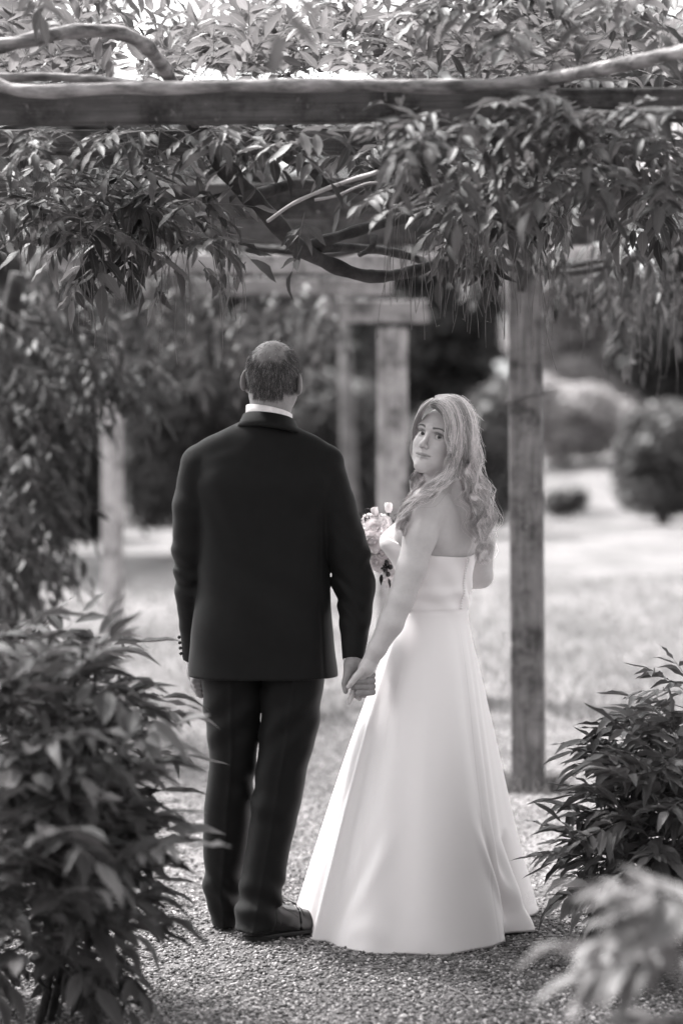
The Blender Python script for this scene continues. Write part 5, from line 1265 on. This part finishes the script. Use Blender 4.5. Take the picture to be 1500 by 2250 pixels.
rw = 1 / np.sqrt((np.cos(th - LAT) / aw) ** 2 + (np.sin(th - LAT) / bw) ** 2)
for i in range(1, NS + 1):
    t = i / NS; zz = zw + (.006 - zw) * t
    e = t ** (.86 + .14 * (np.cos(th) > 0) * np.clip(np.cos(th), 0, 1))
    e = e * (1 - np.exp(-(t / .055) ** 1.1))
    r = rw * (1 - e) + rh * e
    sw = 14 * (1 - t)
    f = .016 * gau(278 - sw, 9) * math.sin(math.pi * t) ** .5 - .014 * gau(262 - sw * .5, 8) + .018 * gau(315 - sw * 1.6, 11) - .016 * gau(334 - sw * 2.2, 9) + .022 * gau(214, 5) - .018 * gau(205, 6) - .010 * gau(226, 8) + .012 * gau(250, 12) - .008 * gau(268, 9) + .010 * gau(288, 13) - .010 * gau(309, 9) + .016 * gau(327, 9) - .014 * gau(342, 7) + .018 * gau(170, 8) - .02 * gau(150, 10) + .02 * gau(120, 10) - .02 * gau(90, 12) + .02 * gau(60, 10)
    r = r + f * t ** 1.3 * (1 + .15 * math.sin(t * 5))
    fb = max(0, (t - .70) / .30)                               # the crushed fold near the hem at the right
    r = r - .17 * gau(10 + 7 * (1 - fb), 5.0) * fb ** 1.1 + .070 * gau(352 + 3 * (1 - fb), 6.5) * fb + .030 * gau(27, 8) * fb
    fl = np.exp(-((t - .80) / .13) ** 2); r = r + fl * (.013 * gau(322 + 90 * (t - .8), 4.5) - .015 * gau(331 + 90 * (t - .8), 4.0) + .012 * gau(341 + 70 * (t - .8), 4) + .008 * gau(246 - 60 * (t - .8), 5) - .009 * gau(238 - 60 * (t - .8), 5))
    r = r + .012 * np.sin(t * 34 + np.sin(th * 9) * 1.5) * np.exp(-((t - .93) / .05) ** 2) * (.35 * gau(245, 14) + gau(345, 14)) - .004 * np.exp(-((t - .80) / .06) ** 2) * gau(330, 25)
    r = r - .0014 * (gau(238, .5) + gau(318, .5)) * min(1, t * 5)   # panel seams
    cx_ = wx + (hc - wx) * np.array([t ** .95, t])
    zz2 = zz + (.012 * gau(12, 9) + .004 * np.sin(th * 7) ** 2) * t ** 8
    V.append(np.stack([cx_[0] + r * np.cos(th), cx_[1] + r * np.sin(th), zz2 + 0 * th], 1))
inn = V[-1].copy(); inn[:, :2] = hc + (inn[:, :2] - hc) * .97; inn[:, 2] += .015; V.append(inn)
lining = V[0].copy(); lining[:, :2] = np.array([O.x, O.y]) + (lining[:, :2] - np.array([O.x, O.y])) * .965; lining[:, 2] -= .012; V = [lining] + V
nr = len(V); V = np.concatenate(V); i, k = np.meshgrid(np.arange(nr - 1), np.arange(NT), indexing='ij'); k2 = (k + 1) % NT
F = np.stack([i * NT + k, (i + 1) * NT + k, (i + 1) * NT + k2, i * NT + k2], -1).reshape(-1, 4)
gown = obj('wedding_gown', mesh('wedding_gown', V, F), M_satin, bride)
grid = V.reshape(nr, NT, 3); kb = int(round(np.mod(FA + math.pi + R(-4), 2 * math.pi) / (2 * math.pi) * NT)) % NT
parts = []
for i in range(2, NB, 2):
    p = grid[i, kb]; o2 = p[:2] - np.array([O.x, O.y]); p = p + np.array([*(o2 / np.linalg.norm(o2) * .002), 0]); parts.append(sphere(p, .0054, 8, 5))
bV, bF = join(parts); bt = obj('back_buttons', mesh('back_buttons', bV, bF), M_satin, gown)

# ================================================================== bouquet
M_petal = leafmat('white_petal', .82, .9, trans=.12, vein=False, rough=.6, spec=.2)
M_hyd = leafmat('hydrangea_petal', .72, .88, trans=.12, vein=False, rough=.6, spec=.2)
M_berry = noisemat('dark_berry', .012, .03, rough=.15, spec=.6)
M_ribbon = noisemat('stem_wrap', .45, .55, rough=.5)
bq = empty('bouquet', W(842, 1250, 7.43), 'white bouquet of tulips, roses and hydrangea held against the gown', 'bouquet')
def petal(L, wd, cup, curl, m=5, n=4):
    V = []; F = []
    for i in range(m):
        t = i / (m - 1); w = wd * math.sin(math.pi * min(1, .12 + t * .80)) ** .7
        for k in range(n):
            u = k / (n - 1) * 2 - 1; V.append((u * w, cup * (1 - u * u * .9) * math.sin(math.pi * t * .6 + .3) + curl * t ** 3 + .0012 * math.sin(u * 5 + t * 9), L * t))
    for i in range(m - 1):
        for k in range(n - 1): F.append((i * n + k, i * n + k + 1, (i + 1) * n + k + 1, (i + 1) * n + k))
    return np.array(V), np.array(F)
def place(parts, v, f, c, ax, spin):
    ax = Vector(ax).normalized(); q = ax.to_track_quat('Z', 'Y').to_matrix() @ Matrix.Rotation(spin, 3, 'Z')
    parts.append((v @ np.array(q).T + np.array(c), f))
def tulip(px, py, Y, ax, base):
    parts = []; c = W(px, py, Y); ax = Vector(ax).normalized()
    for k in range(6):
        v, f = petal(.030, .0115, .0085 if k < 3 else .0075, .003 if k % 2 else -.002); v = v + np.array([0, .0035, 0]); place(parts, v, f, c, ax, k * math.pi / 3 * (1 if k % 2 else 1.0) + .2)
    V, F = join(parts); o_ = obj('tulip', mesh('tulip', V, F), M_petal, bq)
    MB().tube(catmull([c, c - ax * .03, W(*base)], 4), .0028, 6).build('flower_stalk', M_leaf, o_)
tulip(826, 1136, 7.40, (-.25, -.1, 1), (838, 1200, 7.43)); tulip(853, 1126, 7.41, (.05, -.1, 1), (845, 1200, 7.43)); tulip(879, 1150, 7.42, (.4, -.2, 1), (850, 1200, 7.43)); tulip(882, 1140, 7.47, (.5, .1, 1), (852, 1200, 7.45))
def rose(px, py, Y, ax, r, m):
    parts = []; c = W(px, py, Y)
    for ring, (k, rr, open_, L) in enumerate(((3, .15, .1, .8), (5, .3, .35, .95), (6, .5, .65, 1.0), (7, .68, 1.0, 1.0), (8, .85, 1.35, .95))):
        for q in range(k):
            v, f = petal(r * L, r * (.28 + ring * .11), r * .12, r * .22 * (ring > 1), 5, 5); v = v @ np.array(Matrix.Rotation(-open_, 3, 'X')).T + np.array([0, r * rr * .35, 0])
            place(parts, v, f, c, ax, q * 2 * math.pi / k + ring * .6 + rnd.uniform(-.15, .15))
    ax_ = Vector(ax).normalized(); parts.append(sphere(np.array(c) + np.array(ax_) * r * .42, r * .34, 10, 7))
    V, F = join(parts); return obj('rose', mesh('rose', V, F), m, bq)
rose(800, 1188, 7.39, (-.7, -.9, .1), .026, M_petal); rose(848, 1186, 7.39, (.1, -1, 0), .026, M_petal); rose(826, 1234, 7.385, (0, -1, -.5), .022, M_hyd); hydrangea_later = [(812, 1145, 7.42, .022, 80), (834, 1242, 7.41, .02, 60)]
rose(824, 1163, 7.385, (-.35, -1, .35), .030, M_petal); rose(818, 1190, 7.375, (-.3, -1, -.1), .031, M_petal); rose(838, 1212, 7.38, (.1, -1, -.4), .024, M_hyd); rose(806, 1214, 7.40, (-.6, -.8, -.3), .022, M_hyd)
def hydrangea(px, py, Y, r, n):
    parts = []; c = np.array(W(px, py, Y))
    for i in range(n):
        d = rng.normal(size=3); d[1] -= .5; d /= np.linalg.norm(d); q = c + d * r * rng.uniform(.88, 1.06); s0 = rng.uniform(0, 6.28)
        for k in range(4):
            v, f = petal(.0085, .0048, .001, .002, 3, 3); v = v @ np.array(Matrix.Rotation(-1.25, 3, 'X')).T; place(parts, v, f, q, d + rng.normal(0, .25, 3), s0 + k * math.pi / 2)
    parts.append(sphere(c, r * .86, 12, 8)); V, F = join(parts); return obj('hydrangea', mesh('hydrangea', V, F), M_hyd, bq)
for q in hydrangea_later: hydrangea(*q)
hydrangea(802, 1166, 7.41, .022, 70); hydrangea(838, 1150, 7.40, .027, 90); hydrangea(850, 1178, 7.43, .026, 80); hydrangea(822, 1230, 7.42, .024, 60); hydrangea(800, 1195, 7.43, .024, 60)
def sprig(pts, n, L):
    c = catmull([W(*p) for p in pts], 6); st = MB().tube(c, .0012, 5).build('sprig', M_leafd, bq); parts = []
    for i in range(n):
        p = c[int((i + 1) / n * (len(c) - 1))]; v, f, u = LEAF[i % 6]; dd = Vector((rnd.uniform(-1, 1), rnd.uniform(-.6, .2), rnd.uniform(-.3, 1))).normalized()
        q = dd.to_track_quat('Y', 'Z').to_matrix(); parts.append(((v * L * rnd.uniform(.8, 1.1)) @ np.array(q).T + np.array(p), f))
    V, F = join(parts); obj('sprig_leaves', mesh('sprig_leaves', V, F), M_fardark, st)
sprig([(835, 1170, 7.42), (815, 1146, 7.40), (795, 1134, 7.39), (784, 1126, 7.39)], 7, .018); sprig([(830, 1170, 7.42), (808, 1140, 7.41), (802, 1118, 7.41)], 5, .018); sprig([(855, 1170, 7.43), (872, 1130, 7.44), (884, 1105, 7.44)], 7, .016); sprig([(805, 1205, 7.40), (795, 1190, 7.39), (797, 1175, 7.385)], 4, .016)
for px, py, r in ((849, 1238, .009), (846, 1252, .0085), (857, 1246, .008), (840, 1246, .007), (852, 1262, .0075)):
    v, f = sphere(W(px, py, 7.385), r, 12, 8, (1, 1, 1.15)); obj('berry', mesh('berry', v, f), M_berry, bq)
for px, py, dd in ((846, 1228, (.3, -.4, -1)), (838, 1262, (-.1, -.4, -1)), (842, 1222, (-.5, -.6, .4)), (806, 1228, (-.7, -.5, -.4)), (852, 1270, (.3, -.3, -1))):
    v, f, u = LEAF[1]; q = Vector(dd).to_track_quat('Y', 'Z').to_matrix(); o_ = obj('bouquet_leaf', mesh('bouquet_leaf', (v * .034) @ np.array(q).T + np.array(W(px, py, 7.385)), f, uv=u), M_fardark, bq)
MB().tube([W(838, 1200, 7.44), W(846, 1240, 7.445), W(856, 1290, 7.45)], [.03, .012, .013], 12).build('stem_bundle', M_ribbon, bq)

# ================================================================== twigs on the gravel
TW = [([(700, 2138), (770, 2132), (830, 2122), (868, 2116)], .0022, 'long dark twig lying on the gravel in front of the gown hem at left'),
      ([(815, 2142), (880, 2148), (945, 2158)], .002, 'thin straight twig on the gravel below the middle of the gown hem'),
      ([(1110, 2082), (1180, 2078), (1260, 2066)], .0022, 'dark twig on the gravel between the gown hem and the right bush'),
      ([(1040, 2118), (1100, 2102), (1150, 2090)], .0024, 'pale twig on the gravel at the right end of the gown hem'),
      ([(1120, 2046), (1200, 2044), (1300, 2050)], .002, 'straight dry twig running from the gown to the right bush'),
      ([(240, 2115), (300, 2118), (365, 2122)], .003, 'thick dark twig on the gravel beside the left bush'),
      ([(200, 2210), (270, 2185), (300, 2178), (320, 2196), (350, 2205)], .0026, 'curved forked twig on the gravel at lower left'),
      ([(215, 2172), (270, 2150), (310, 2132)], .002, 'slanting thin twig under the outermost leaves of the left bush'),
      ([(1190, 2148), (1220, 2162), (1280, 2168)], .002, 'bent pale twig on the gravel near the blurred corner leaves'),
      ([(985, 2185), (1025, 2210), (1048, 2240)], .0028, 'pale curled stalk on the gravel at the bottom of the picture'),
      ([(665, 2110), (664, 2098), (672, 2085), (684, 2078)], .002, 'small pale curled stalk beside the shoe and the gown hem')]
for pts, r, lab in TW:
    q = [ground_px(*p) for p in pts]; c = catmull([(p.x, p.y, .019 + .006 * math.sin(i * 2.1)) for i, p in enumerate(q)], 6)
    o = MB().tube(c, list(np.linspace(r, r * .5, len(c))), 6, jit=.15).build('twig', M_dead if 'pale' in lab or 'dry' in lab else M_twig); tag(o, lab, 'twig', 'twigs fallen on the gravel path')
